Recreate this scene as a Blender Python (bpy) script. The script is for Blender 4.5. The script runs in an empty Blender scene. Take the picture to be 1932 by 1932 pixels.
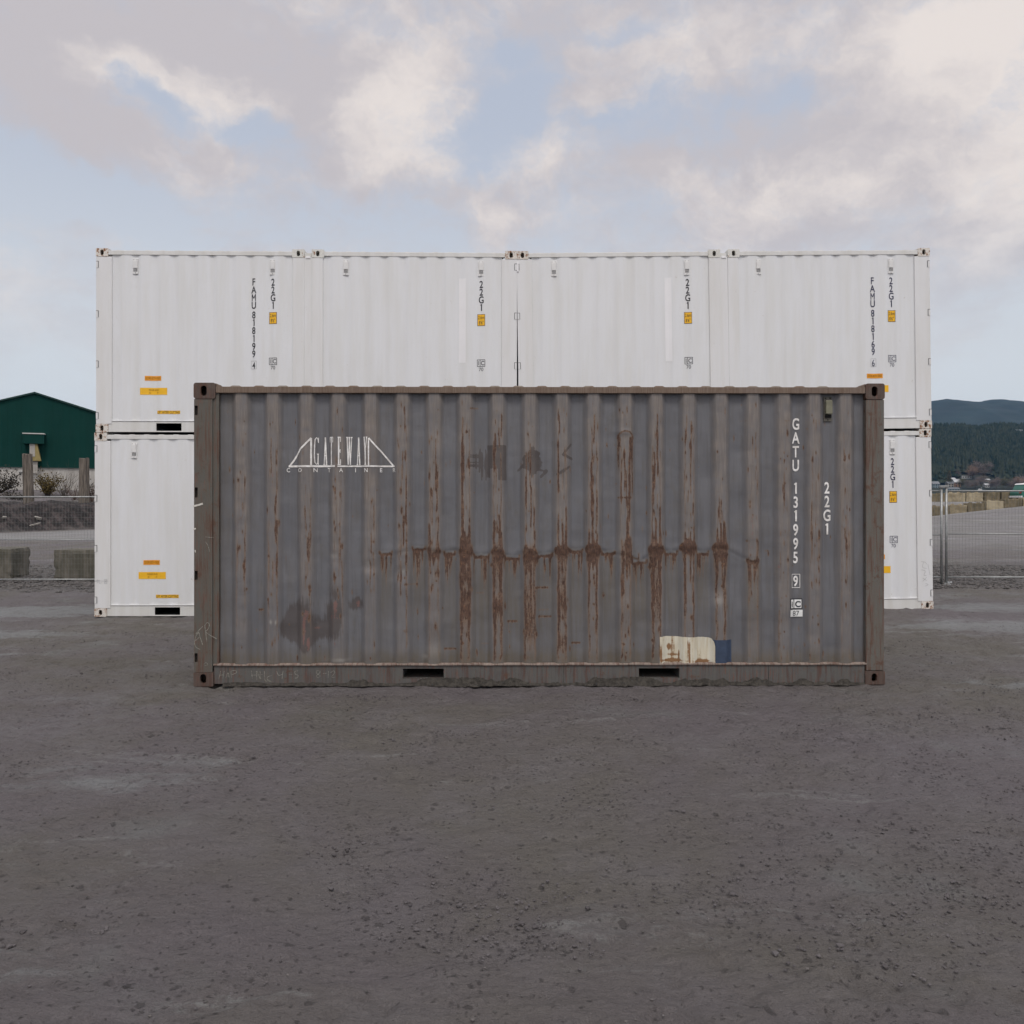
import bpy, bmesh, math, random
import numpy as np
from mathutils import Vector, Matrix
random.seed(7)
RNG = np.random.RandomState(11)
SC = bpy.context.scene
COL = SC.collection
R = math.radians
# ------------------------------------------------------------------ camera
F, CU, CV, CH = 1550.0, 966.0, 947.0, 1.606      # focal length and horizon in units of 1/1932 picture width
cam_d = bpy.data.cameras.new('camera')
cam = bpy.data.objects.new('camera', cam_d); COL.objects.link(cam)
cam.location = (0, 0, CH); cam.rotation_euler = (R(90), 0, 0)
cam_d.sensor_width = 36; cam_d.lens = 36 * F / 1932
cam_d.shift_y = -(CU - CV) / 1932
cam_d.clip_start = 0.1; cam_d.clip_end = 20000
SC.camera = cam
# ------------------------------------------------------------------ view
SC.view_settings.view_transform = 'Standard'
SC.view_settings.look = 'None'
SC.view_settings.exposure = 0.0
SC.view_settings.gamma = 1.0
SC.cycles.volume_bounces = 0
SC.cycles.max_bounces = 6
# ------------------------------------------------------------------ sun
SUN_EL, SUN_AZ = 58, 172                        # azimuth from +Y: behind the camera
sd = bpy.data.lights.new('sun', 'SUN'); sd.energy = 1.5; sd.angle = R(16); sd.color = (1.0, 0.965, 0.92)
sun = bpy.data.objects.new('sun', sd); COL.objects.link(sun)
sv = Vector((math.sin(R(SUN_AZ)) * math.cos(R(SUN_EL)), math.cos(R(SUN_AZ)) * math.cos(R(SUN_EL)), math.sin(R(SUN_EL))))
sun.rotation_euler = sv.to_track_quat('Z', 'Y').to_euler()
sun.location = sv * 50
# ------------------------------------------------------------------ node helper
class NT:
    def __init__(s, tree): s.t = tree; s.n = tree.nodes; s.l = tree.links
    def new(s, kind, **kw):
        n = s.n.new(kind)
        for k, v in kw.items(): setattr(n, k, v)
        return n
    def put(s, sock, v):
        if isinstance(v, bpy.types.NodeSocket): s.l.new(v, sock)
        else:
            if sock.type == 'RGBA' and not isinstance(v, (int, float)) and len(v) == 3: v = (*v, 1)
            sock.default_value = v
    def math(s, op, a, b=0.0, c=None, clamp=False):
        n = s.new('ShaderNodeMath', operation=op); n.use_clamp = clamp
        s.put(n.inputs[0], a); s.put(n.inputs[1], b)
        if c is not None: s.put(n.inputs[2], c)
        return n.outputs[0]
    def vmath(s, op, a, b=(0, 0, 0)):
        n = s.new('ShaderNodeVectorMath', operation=op)
        s.put(n.inputs[0], a); s.put(n.inputs[1], b)
        return n.outputs[1] if op in ('LENGTH', 'DISTANCE', 'DOT_PRODUCT') else n.outputs[0]
    def mr(s, v, a, b, c=0.0, d=1.0, smooth=True):
        n = s.new('ShaderNodeMapRange'); n.interpolation_type = 'SMOOTHSTEP' if smooth else 'LINEAR'
        s.put(n.inputs[0], v); s.put(n.inputs[1], a); s.put(n.inputs[2], b); s.put(n.inputs[3], c); s.put(n.inputs[4], d)
        return n.outputs[0]
    def mix(s, f, a, b, mode='MIX'):
        n = s.new('ShaderNodeMix', data_type='RGBA', blend_type=mode)
        s.put(n.inputs[0], f); s.put(n.inputs[6], a); s.put(n.inputs[7], b)
        return n.outputs[2]
    def noise(s, vec, scale, detail=4, rough=0.55, dist=0.0, stretch=None):
        if stretch is not None:
            vec = s.vmath('MULTIPLY', vec, stretch)
        n = s.new('ShaderNodeTexNoise'); s.put(n.inputs['Vector'], vec)
        n.inputs['Scale'].default_value = scale; n.inputs['Detail'].default_value = detail
        n.inputs['Roughness'].default_value = rough; n.inputs['Distortion'].default_value = dist
        return n.outputs[0]
    def noisec(s, vec, scale, detail=4, rough=0.55):
        n = s.new('ShaderNodeTexNoise'); s.put(n.inputs['Vector'], vec)
        n.inputs['Scale'].default_value = scale; n.inputs['Detail'].default_value = detail
        n.inputs['Roughness'].default_value = rough
        return n.outputs[1]
    def attr(s, name):
        n = s.new('ShaderNodeAttribute'); n.attribute_name = name; return n.outputs['Fac']
    def bump(s, h, strength=0.5, dist=0.01, normal=None):
        n = s.new('ShaderNodeBump'); n.inputs['Strength'].default_value = strength; n.inputs['Distance'].default_value = dist
        s.put(n.inputs['Height'], h)
        if normal is not None: s.put(n.inputs['Normal'], normal)
        return n.outputs[0]
# ------------------------------------------------------------------ world: hazy blue sky with a broken cloud deck
wd = bpy.data.worlds.new('World'); SC.world = wd; wd.use_nodes = True
wd.node_tree.nodes.clear()
W = NT(wd.node_tree)
out = W.new('ShaderNodeOutputWorld'); bg = W.new('ShaderNodeBackground'); bg.inputs[1].default_value = 0.1
W.l.new(bg.outputs[0], out.inputs[0])
sky = W.new('ShaderNodeTexSky', sky_type='NISHITA'); sky.sun_disc = False
sky.sun_elevation = R(SUN_EL); sky.sun_rotation = R(SUN_AZ); sky.air_density = 1.0; sky.dust_density = 2.0; sky.ozone_density = 1.0
geo = W.new('ShaderNodeTexCoord'); D = geo.outputs['Generated']
warp = W.vmath('SUBTRACT', W.noisec(D, 5.5, 6, 0.62), (0.5, 0.5, 0.5))
Dw = W.vmath('ADD', D, W.vmath('MULTIPLY', warp, (0.17, 0.17, 0.11)))
def blob(u, v, rx, ry, w):
    d = Vector(((u - CU) / F, 1.0, (CV - v) / F)).normalized()
    S = (F / rx, 3.0, F / ry)
    dist = W.vmath('DISTANCE', W.vmath('MULTIPLY', Dw, S), (d.x * S[0], d.y * S[1], d.z * S[2]))
    return W.mr(dist, 0.0, 1.35, w, 0.0)
def addall(items, base):
    acc = base
    for it in items: acc = W.math('ADD', acc, blob(*it))
    return acc
sep = W.new('ShaderNodeSeparateXYZ'); W.l.new(D, sep.inputs[0])
zc = W.math('MAXIMUM', sep.outputs[2], 0.0)
inv = W.math('DIVIDE', 1.0, W.math('ADD', zc, 0.16))
pv = W.new('ShaderNodeCombineXYZ')
W.put(pv.inputs[0], W.math('MULTIPLY', sep.outputs[0], inv)); W.put(pv.inputs[1], W.math('MULTIPLY', sep.outputs[1], inv)); W.put(pv.inputs[2], 2.3)
P = pv.outputs[0]
n1 = W.noise(P, 1.5, 8, 0.56, 0.35)
n2 = W.noise(Dw, 8.0, 11, 0.66, stretch=(1.0, 1.0, 1.7))
dens = W.math('ADD', W.math('MULTIPLY_ADD', W.math('SUBTRACT', n1, 0.5), 0.65, 0.565), W.math('MULTIPLY', W.math('SUBTRACT', n2, 0.5), 1.15))          # ~0.5 mean
holes = [(905, 275, 100, 75, -0.24), (985, 175, 120, 60, -0.22), (1260, 235, 230, 55, -0.26), (290, 185, 70, 45, -0.28), (265, 150, 60, 30, -0.2),
         (450, 215, 60, 28, -0.26), (1155, 72, 110, 20, -0.26), (965, 95, 45, 25, -0.22), (40, 345, 230, 75, -0.24), (330, 400, 320, 70, -0.2),
         (560, 330, 120, 40, -0.08), (700, 410, 200, 45, -0.24), (500, 265, 60, 40, -0.2), (1500, 190, 60, 30, -0.12), (50, 500, 260, 90, -0.1), (935, 10, 30, 40, -0.2)]
puffs = [(720, 240, 190, 130, 0.24), (420, 130, 260, 90, 0.22), (160, 120, 260, 150, 0.26), (1220, 130, 190, 90, 0.16), (1010, 295, 120, 50, 0.24),
         (1150, 350, 300, 50, 0.16), (915, 395, 60, 50, 0.22), (1700, 150, 420, 380, 0.16), (760, 60, 300, 110, 0.2), (400, 265, 60, 30, 0.16),
         (1110, 195, 90, 30, 0.16), (100, 430, 60, 25, 0.12), (130, 250, 200, 90, 0.18), (640, 240, 160, 120, 0.1)]
dens = addall(holes + puffs, dens)
dens = W.math('ADD', dens, W.mr(sep.outputs[1], 0.25, -0.5, 0.0, 0.3))
cov = W.mr(dens, 0.34, 0.78)
# light on the deck: warm bright tops, lavender grey bases
n3 = W.noise(Dw, 6.5, 10, 0.64, stretch=(1.0, 1.0, 1.5))
n4 = W.noise(P, 3.6, 7, 0.58, 0.4)
lit = W.math('ADD', W.math('MULTIPLY_ADD', n3, 0.95, -0.22), W.math('MULTIPLY', n4, 0.45))
lights = [(735, 235, 130, 100, 0.26), (360, 150, 130, 60, 0.20), (1230, 130, 150, 90, 0.20), (1030, 290, 100, 40, 0.16), (1870, 110, 130, 170, 0.26),
          (1760, 60, 90, 80, 0.15), (1850, 320, 130, 110, 0.12), (915, 395, 60, 45, 0.1), (1660, 230, 90, 60, 0.12), (130, 95, 120, 30, 0.06), (400, 262, 50, 30, 0.1), (1500, 350, 200, 60, 0.1)]
darks = [(230, 40, 360, 70, -0.24), (120, 230, 230, 130, -0.14), (1560, 130, 160, 190, -0.09), (940, 60, 160, 60, -0.06), (1600, 20, 260, 50, -0.06), (1300, 300, 260, 60, -0.06)]
lit = addall(lights + darks, lit)
lf = W.mr(lit, 0.36, 0.76)
ccol = W.mix(lf, (5.65, 5.3, 5.5), (8.3, 7.6, 7.2))
haze_c = W.mix(W.mr(sep.outputs[2], 0.12, 0.46), (7.4, 7.65, 7.9), (5.35, 5.8, 6.8))
blue = W.mix(0.86, sky.outputs[0], haze_c)
lowf = W.mr(sep.outputs[2], 0.10, 0.34)                                                    # clouds thin out into pale haze low down
mixs = W.mix(W.math('MULTIPLY', cov, W.math('ADD', W.math('MULTIPLY', lowf, 0.78), 0.20)), blue, ccol)
# the cloud behind the camera is lit through by the veiled sun
back = W.mr(W.vmath('DOT_PRODUCT', D, tuple(sv)), 0.2, 1.0, 1.0, 1.9)
fin = W.vmath('SCALE', mixs); fin_n = fin.node; W.put(fin_n.inputs[3], back)
W.l.new(fin_n.outputs[0], bg.inputs[0])

# ------------------------------------------------------------------ materials
def mat(name):
    m = bpy.data.materials.new(name); m.use_nodes = True; m.node_tree.nodes.clear()
    T = NT(m.node_tree)
    o = T.new('ShaderNodeOutputMaterial'); p = T.new('ShaderNodeBsdfPrincipled')
    T.l.new(p.outputs[0], o.inputs[0])
    T.p = p; T.m = m; T.obj = T.new('ShaderNodeTexCoord').outputs['Object']
    T.pos = T.new('ShaderNodeNewGeometry').outputs['Position']
    return T
def simple(name, c, rough=0.7, var=0.25, scale=8.0, metallic=0.0, bump=0.0, bscale=60, c2=None, spec=0.35, world=False, stretch=None):
    T = mat(name); v = T.pos if world else T.obj
    n = T.noise(v, scale, 5, 0.6, stretch=stretch)
    c2 = c2 or tuple(x * (1 - var) for x in c)
    T.put(T.p.inputs['Base Color'], T.mix(T.mr(n, 0.35, 0.65), c, c2))
    T.put(T.p.inputs['Roughness'], T.mr(T.noise(v, scale * 2.3, 3), 0.3, 0.7, rough - 0.07, min(1, rough + 0.07)))
    T.p.inputs['Metallic'].default_value = metallic
    T.p.inputs['Specular IOR Level'].default_value = spec
    if bump: T.put(T.p.inputs['Normal'], T.bump(T.noise(v, bscale, 5, 0.6), bump, 0.01))
    return T.m
RUST_D, RUST_M, RUST_O = (0.040, 0.022, 0.018), (0.100, 0.055, 0.038), (0.24, 0.105, 0.045)

def old_panel_material():
    T = mat('weathered_grey_paint'); v = T.obj
    film, rust, soot, pale, pink, olive = [T.attr(a) for a in ('film', 'rust', 'soot', 'pale', 'pink', 'olive')]
    st = T.noise(v, 1.0, 6, 0.65, 0.2, stretch=(34, 6, 2.2))           # long vertical streaking
    st2 = T.noise(v, 1.0, 5, 0.6, 0.0, stretch=(95, 9, 5.0))
    fine = T.noise(v, 55, 6, 0.7)
    big = T.noise(v, 2.6, 5, 0.6)
    base = T.mix(T.mr(big, 0.3, 0.7), (0.116, 0.119, 0.131), (0.140, 0.143, 0.155))
    base = T.mix(T.mr(st, 0.40, 0.75, 0, 0.65), base, (0.094, 0.091, 0.092))
    base = T.mix(T.mr(T.noise(v, 1.0, 6, 0.7, 0.3, stretch=(8, 8, 3.5)), 0.50, 0.72, 0, 0.5), base, (0.112, 0.102, 0.090))
    fl = T.math('MULTIPLY', film, T.mr(st, 0.25, 0.6, 0.55, 1.0), clamp=True)
    base = T.mix(fl, base, T.mix(T.mr(st2, 0.35, 0.65), (0.212, 0.184, 0.164), (0.158, 0.138, 0.122)))
    base = T.mix(T.math('MULTIPLY', olive, T.mr(st, 0.3, 0.7, 0.5, 1.0), clamp=True), base, (0.118, 0.100, 0.076))
    base = T.mix(T.math('MULTIPLY', pale, 0.8, clamp=True), base, (0.30, 0.29, 0.27))
    sm = T.mr(T.math('ADD', soot, T.math('MULTIPLY', T.math('SUBTRACT', st2, 0.5), 0.9)), 0.26, 0.52)
    base = T.mix(T.math('MULTIPLY', sm, 0.74), base, (0.068, 0.056, 0.052))
    pk = T.mr(T.math('ADD', pink, T.math('ADD', T.math('MULTIPLY', T.math('SUBTRACT', fine, 0.5), 1.6), T.math('MULTIPLY', T.math('SUBTRACT', st2, 0.5), 1.0))), 0.44, 0.74)
    base = T.mix(T.math('MULTIPLY', pk, 0.62), base, (0.21, 0.105, 0.090))
    st3 = T.noise(v, 1.0, 7, 0.7, 0.3, stretch=(150, 20, 16)); rn = T.math('ADD', T.math('MULTIPLY', T.math('SUBTRACT', st2, 0.5), 0.9), T.math('ADD', T.math('MULTIPLY', T.math('SUBTRACT', fine, 0.5), 1.0), T.math('MULTIPLY', T.math('SUBTRACT', st3, 0.5), 1.5)))
    rr = T.math('ADD', rust, rn)
    halo = T.mr(T.math('ADD', rust, T.math('MULTIPLY', T.math('SUBTRACT', st3, 0.5), 1.0)), 0.12, 0.7, 0, 0.85)
    base = T.mix(halo, base, T.mix(T.mr(st3, 0.35, 0.65), (0.195, 0.128, 0.085), (0.125, 0.092, 0.072)))
    rcol = T.mix(T.mr(T.noise(v, 1.0, 7, 0.72, stretch=(120, 9, 26)), 0.38, 0.58), RUST_D, RUST_M)
    rcol = T.mix(T.mr(T.noise(v, 13, 6, 0.7), 0.50, 0.68, 0, 0.7), rcol, (0.170, 0.112, 0.080))
    rcol = T.mix(T.mr(T.noise(v, 1.0, 7, 0.75, stretch=(70, 20, 30)), 0.55, 0.72), rcol, (0.24, 0.125, 0.060))
    core = T.mr(rr, 0.50, 0.86)
    base = T.mix(T.math('MULTIPLY', core, 0.93), base, rcol)
    T.put(T.p.inputs['Base Color'], base)
    T.put(T.p.inputs['Roughness'], T.math('ADD', T.mr(big, 0.3, 0.7, 0.50, 0.62), T.math('MULTIPLY', core, 0.25)))
    T.p.inputs['Specular IOR Level'].default_value = 0.35
    hh = T.math('ADD', T.math('MULTIPLY', fine, T.math('ADD', T.math('MULTIPLY', core, 0.9), 0.10)), T.math('MULTIPLY', big, 0.8))
    T.put(T.p.inputs['Normal'], T.bump(hh, 0.45, 0.006))
    return T.m

def old_frame_material(name, a, b, redness=0.5, spec=0.3, seed=0.0):
    T = mat(name); v = T.vmath('ADD', T.obj, (seed, seed * 2, seed))
    st = T.noise(v, 1.0, 6, 0.65, 0.2, stretch=(40, 8, 2.6))
    st2 = T.noise(v, 1.0, 5, 0.65, 0.3, stretch=(90, 20, 7))
    fine = T.noise(v, 60, 6, 0.7); med = T.noise(v, 9, 6, 0.65)
    base = T.mix(T.mr(st, 0.35, 0.65), a, b)
    base = T.mix(T.mr(st2, 0.55, 0.66, 0, 0.8), base, (0.150, 0.070, 0.052))
    base = T.mix(T.mr(st, 0.50, 0.66, 0, 0.8), base, (0.092, 0.050, 0.036))
    base = T.mix(T.mr(st2, 0.40, 0.30, 0, 0.6), base, (0.060, 0.055, 0.050))
    base = T.mix(T.mr(T.math('ADD', med, T.math('MULTIPLY', T.math('SUBTRACT', fine, 0.5), 0.5)), 0.62 - 0.12 * redness, 0.74 - 0.1 * redness, 0, 0.85), base, RUST_M)
    base = T.mix(T.mr(T.noise(v, 5, 4, 0.6), 0.55, 0.8, 0, 0.6), base, (0.125, 0.108, 0.090))
    T.put(T.p.inputs['Base Color'], base); T.put(T.p.inputs['Roughness'], T.mr(med, 0.3, 0.7, 0.6, 0.85))
    T.p.inputs['Specular IOR Level'].default_value = spec
    T.put(T.p.inputs['Normal'], T.bump(T.math('ADD', T.math('MULTIPLY', fine, 0.4), med), 0.5, 0.006))
    return T.m

def top_rail_material():
    T = mat('rusted_top_rail'); v = T.obj
    st = T.noise(v, 1.0, 6, 0.7, 0.0, stretch=(120, 10, 4))
    big = T.noise(v, 1.7, 4, 0.6); fine = T.noise(v, 50, 6, 0.7)
    base = T.mix(T.mr(st, 0.3, 0.7), (0.110, 0.070, 0.048), (0.190, 0.145, 0.110))
    base = T.mix(T.mr(big, 0.5, 0.7, 0, 0.6), base, (0.20, 0.165, 0.150))
    base = T.mix(T.mr(fine, 0.58, 0.72, 0, 0.8), base, RUST_M)
    T.put(T.p.inputs['Base Color'], base); T.p.inputs['Roughness'].default_value = 0.78
    T.put(T.p.inputs['Normal'], T.bump(fine, 0.5, 0.005))
    return T.m

def white_material(name, tint=(0.69, 0.703, 0.718), dirt=0.05, rust=0.0):
    T = mat(name); v = T.pos
    st = T.noise(v, 1.0, 5, 0.6, 0.1, stretch=(7, 7, 0.7)); med = T.noise(v, 3.0, 5, 0.6); fine = T.noise(v, 45, 5, 0.7)
    dark = tuple(c * (1 - dirt) * f for c, f in zip(tint, (1, 0.99, 0.96)))
    base = T.mix(T.mr(st, 0.35, 0.7), tint, dark)
    base = T.mix(T.mr(med, 0.55, 0.75, 0, 0.4), base, dark)
    specks = T.mr(T.math('ADD', T.noise(v, 11, 5, 0.75), T.math('MULTIPLY', fine, 0.35)), 0.84, 0.92, 0, 0.55)
    base = T.mix(specks, base, (0.42, 0.36, 0.30))
    if rust:
        rm = T.mr(T.math('ADD', T.noise(v, 22, 6, 0.7), T.math('MULTIPLY', fine, 0.4)), 0.80 - rust * 0.13, 0.90 - rust * 0.13)
        base = T.mix(rm, base, (0.25, 0.12, 0.06))
    T.put(T.p.inputs['Base Color'], base)
    T.put(T.p.inputs['Roughness'], T.mr(med, 0.3, 0.7, 0.42, 0.52)); T.p.inputs['Specular IOR Level'].default_value = 0.3
    T.put(T.p.inputs['Normal'], T.bump(T.noise(v, 1.4, 3, 0.5), 0.25, 0.02))
    return T.m

def ground_material():
    T = mat('wet_compacted_gravel'); v = T.pos
    berm, road, grav = T.attr('berm'), T.attr('road'), T.attr('gravel')
    big = T.noise(v, 0.33, 5, 0.6, 0.4); med = T.noise(v, 1.6, 6, 0.62, 0.3); fine = T.noise(v, 26, 7, 0.72); grit = T.noise(v, 140, 4, 0.75)
    a = T.mix(T.mr(big, 0.38, 0.62), (0.126, 0.112, 0.117), (0.119, 0.109, 0.095))
    a = T.mix(T.mr(med, 0.42, 0.72, 0, 0.65), a, (0.148, 0.137, 0.140))
    a = T.mix(T.mr(T.noise(v, 0.9, 5, 0.6), 0.56, 0.74, 0, 0.6), a, (0.158, 0.164, 0.158))
    clus = T.mr(T.noise(v, 1.3, 5, 0.65), 0.44, 0.62)
    pit = T.noise(v, 1.0, 6, 0.7, 0.4, stretch=(17, 30, 17))
    a = T.mix(T.math('MULTIPLY', T.mr(pit, 0.58, 0.68, 0, 0.85), T.math('MULTIPLY_ADD', clus, 0.8, 0.2)), a, (0.038, 0.033, 0.033))  # pits: wet hollows, with their shade also darkened into the colour
    a = T.mix(T.mr(fine, 0.57, 0.74, 0, 0.7), a, (0.060, 0.053, 0.053))  # dark specks put occlusion-like shade into the colour
    a = T.mix(T.mr(grit, 0.62, 0.75, 0, 0.5), a, (0.25, 0.235, 0.23))
    a = T.mix(T.mr(grit, 0.26, 0.38, 0.45, 0), a, (0.045, 0.04, 0.038))
    # pale lines stretched sideways over the yard
    dr = T.noise(v, 1.0, 6, 0.66, 0.8, stretch=(0.55, 2.6, 1.0))
    a = T.mix(T.mr(T.math('ADD', dr, T.math('MULTIPLY', T.math('SUBTRACT', fine, 0.5), 0.35)), 0.60, 0.74, 0, 0.6), a, (0.235, 0.24, 0.232))
    a = T.mix(T.math('MULTIPLY', road, T.mr(T.noise(v, 1.0, 5, 0.6, stretch=(0.3, 1.2, 1)), 0.3, 0.65, 0.45, 1.0)), a, (0.24, 0.238, 0.235))
    a = T.mix(T.math('MULTIPLY', grav, 0.8), a, T.mix(T.mr(T.noise(v, 9, 5, 0.75), 0.42, 0.6), (0.052, 0.048, 0.045), (0.14, 0.132, 0.125)))
    bn = T.noise(v, 2.2, 7, 0.72)
    a = T.mix(berm, a, T.mix(T.mr(bn, 0.42, 0.66), (0.014, 0.012, 0.012), (0.075, 0.060, 0.058)))
    T.put(T.p.inputs['Base Color'], a)
    wet = T.mr(T.noise(v, 0.55, 5, 0.62, 0.6), 0.50, 0.66)
    T.put(T.p.inputs['Roughness'], T.mr(T.math('MULTIPLY', wet, T.math('SUBTRACT', 1.0, berm)), 0, 1, 0.80, 0.50, smooth=False))
    T.p.inputs['Specular IOR Level'].default_value = 0.36
    vo = T.new('ShaderNodeTexVoronoi'); T.put(vo.inputs['Vector'], T.vmath('ADD', v, T.vmath('MULTIPLY', T.noisec(v, 30, 3), (0.05, 0.05, 0.05)))); vo.inputs['Scale'].default_value = 13
    vo2 = T.new('ShaderNodeTexVoronoi'); T.put(vo2.inputs['Vector'], T.vmath('ADD', v, T.vmath('MULTIPLY', T.noisec(v, 70, 3), (0.03, 0.03, 0.03)))); vo2.inputs['Scale'].default_value = 34
    sp_ = T.new('ShaderNodeSeparateColor'); T.l.new(vo.outputs['Color'], sp_.inputs[0]); sp2 = T.new('ShaderNodeSeparateColor'); T.l.new(vo2.outputs['Color'], sp2.inputs[0])
    hole1 = T.math('MULTIPLY', T.mr(vo.outputs['Distance'], 0.10, 0.26, 1, 0), T.mr(T.math('ADD', sp_.outputs[0], T.math('MULTIPLY', clus, 0.25)), 0.80, 0.92))
    hole2 = T.math('MULTIPLY', T.mr(vo2.outputs['Distance'], 0.12, 0.34, 1, 0), T.mr(T.math('ADD', sp2.outputs[0], T.math('MULTIPLY', clus, 0.45)), 0.82, 0.96))
    hole = T.math('MAXIMUM', hole1, hole2)
    a = T.mix(T.math('MULTIPLY', hole, T.math('MULTIPLY_ADD', berm, -0.6, 0.58), clamp=True), a, (0.032, 0.028, 0.028))  # dents painted dark like their own shade, same mask as the bump
    pale = T.attr('pale')
    pm = T.mr(T.math('ADD', pale, T.math('MULTIPLY', T.math('SUBTRACT', T.noise(v, 1.0, 7, 0.7, 0.6, stretch=(1.1, 3.0, 1)), 0.5), 2.4)), 0.36, 0.85)
    a = T.mix(T.math('MULTIPLY', pm, 0.75), a, (0.205, 0.213, 0.213))  # sky sheen of the wet patches painted as pale grey
    T.put(T.p.inputs['Base Color'], a)
    nb = T.bump(grit, 0.40, 0.004)
    nb = T.bump(T.math('SUBTRACT', 1.0, hole), 0.9, 0.012, nb)
    nb = T.bump(fine, 0.9, 0.030, nb)
    nb = T.bump(pit, 0.8, 0.03, nb)
    nb = T.bump(T.noise(v, 7, 5, 0.65, 0.5), 0.50, 0.035, nb)
    T.put(T.p.inputs['Normal'], nb)
    return T.m

M = {}
M['old_panel'] = old_panel_material()
M['old_post'] = old_frame_material('weathered_corner_post', (0.098, 0.096, 0.084), (0.112, 0.090, 0.072), 0.35)
M['old_post_right'] = old_frame_material('rusted_corner_post', (0.118, 0.116, 0.104), (0.120, 0.094, 0.076), 0.6, seed=3.1)
M['old_casting'] = old_frame_material('rusted_corner_casting', (0.095, 0.070, 0.058), (0.068, 0.046, 0.038), 0.7, seed=1.7)
M['old_rail'] = old_frame_material('weathered_bottom_rail', (0.108, 0.104, 0.094), (0.088, 0.088, 0.088), 0.0, seed=2.2)
M['old_top'] = top_rail_material()
M['old_roof'] = simple('worn_pale_roof', (0.30, 0.27, 0.23), 0.8, 0.4, 6, c2=(0.20, 0.14, 0.10))
M['old_flange'] = old_frame_material('worn_flange', (0.22, 0.180, 0.155), (0.15, 0.115, 0.095), 0.2, seed=5.0)
M['mud'] = simple('caked_mud', (0.060, 0.054, 0.046), 0.95, 0.5, 30, bump=1.0, bscale=90)
M['black'] = simple('dark_cavity', (0.012, 0.012, 0.012), 0.9, 0.2, 10)
M['white'] = white_material('white_container_paint')
M['white_frame'] = white_material('white_frame_paint', (0.685, 0.69, 0.695), 0.06)
M['white_rail'] = white_material('white_rail_paint', (0.655, 0.657, 0.642), 0.10)
M['white_cast'] = white_material('white_corner_casting', (0.65, 0.65, 0.615), 0.12, 0.25)
M['white_cast_rust'] = white_material('rust_stained_casting', (0.66, 0.63, 0.58), 0.15, 0.75)
M['white_rust'] = simple('rust_edge', (0.22, 0.10, 0.05), 0.85, 0.4, 30)
M['white_patch'] = simple('fresh_white_tape', (0.77, 0.77, 0.78), 0.4, 0.03, 3)
M['louver'] = simple('grey_louver', (0.33, 0.33, 0.33), 0.6, 0.4, 90)
M['vent_white'] = simple('white_vent_plastic', (0.69, 0.69, 0.68), 0.4, 0.05, 9)
M['vent_olive'] = simple('olive_vent_cover', (0.195, 0.190, 0.135), 0.6, 0.2, 20)
M['vent_plate'] = simple('grey_vent_plate', (0.135, 0.125, 0.105), 0.7, 0.3, 20)
M['ink'] = simple('black_lettering', (0.030, 0.030, 0.038), 0.5, 0.2, 10)
M['ink_blue'] = simple('navy_lettering', (0.030, 0.032, 0.075), 0.5, 0.2, 10)
M['ink_pale'] = simple('faint_brown_lettering', (0.30, 0.13, 0.01), 0.5, 0.2, 10)
M['marker'] = simple('faint_marker', (0.40, 0.40, 0.40), 0.6, 0.3, 40)
M['letter_white'] = simple('worn_white_lettering', (0.82, 0.81, 0.79), 0.55, 0.18, 25, c2=(0.60, 0.58, 0.55))
M['sticker_white'] = simple('white_sticker', (0.76, 0.77, 0.75), 0.45, 0.08, 14)
M['yellow'] = simple('amber_sticker', (0.84, 0.47, 0.020), 0.45, 0.06, 9)
M['orange'] = simple('orange_sticker', (0.80, 0.33, 0.020), 0.45, 0.10, 9)
M['chalk'] = simple('chalk', (0.30, 0.288, 0.250), 0.9, 0.5, 60)
M['spray'] = simple('white_spray_mark', (0.66, 0.64, 0.58), 0.9, 0.35, 60)
T = mat('touch_up_white_paint')
st = T.noise(T.obj, 1.0, 6, 0.65, 0.2, stretch=(28, 8, 3)); fi = T.noise(T.obj, 40, 6, 0.7)
T.put(T.p.inputs['Base Color'], T.mix(T.mr(T.math('ADD', T.math('ADD', st, T.math('MULTIPLY', fi, 0.35)), T.attr('rust')), 0.74, 0.92), T.mix(T.mr(st, 0.3, 0.6), (0.60, 0.59, 0.51), (0.54, 0.49, 0.37)), (0.22, 0.115, 0.05)))
T.p.inputs['Roughness'].default_value = 0.6; M['patch_white'] = T.m
M['patch_navy'] = simple('touch_up_navy_paint', (0.042, 0.062, 0.105), 0.55, 0.2, 14)
M['ground'] = ground_material()
M['stone'] = simple('gravel_stone', (0.125, 0.115, 0.110), 0.85, 0.6, 3.0, c2=(0.055, 0.052, 0.05), world=True, bump=0.4)
M['clod'] = simple('wet_dirt_crumb', (0.105, 0.096, 0.098), 0.9, 0.5, 6.0, c2=(0.060, 0.054, 0.055), world=True)
M['galv'] = simple('galvanised_steel', (0.33, 0.34, 0.335), 0.45, 0.25, 20, metallic=0.5, spec=0.5)
M['wire'] = simple('galvanised_wire', (0.20, 0.21, 0.20), 0.5, 0.2, 20, metallic=0.3)
M['concrete'] = simple('aged_concrete_block', (0.36, 0.31, 0.215), 0.92, 0.4, 1.3, bump=0.8, bscale=16, c2=(0.20, 0.165, 0.105), world=True)
M['concrete_dark'] = simple('dark_concrete_block', (0.19, 0.155, 0.10), 0.95, 0.4, 1.3, bump=0.8, bscale=16, c2=(0.10, 0.085, 0.055), world=True, stretch=(2.5, 2.5, 0.8))  # darker brown version of the block concrete
M['concrete_near'] = simple('damp_concrete_block', (0.165, 0.150, 0.125), 0.92, 0.4, 1.8, bump=0.7, bscale=22, c2=(0.090, 0.085, 0.066), world=True, stretch=(2.0, 2.0, 0.6))
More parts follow.
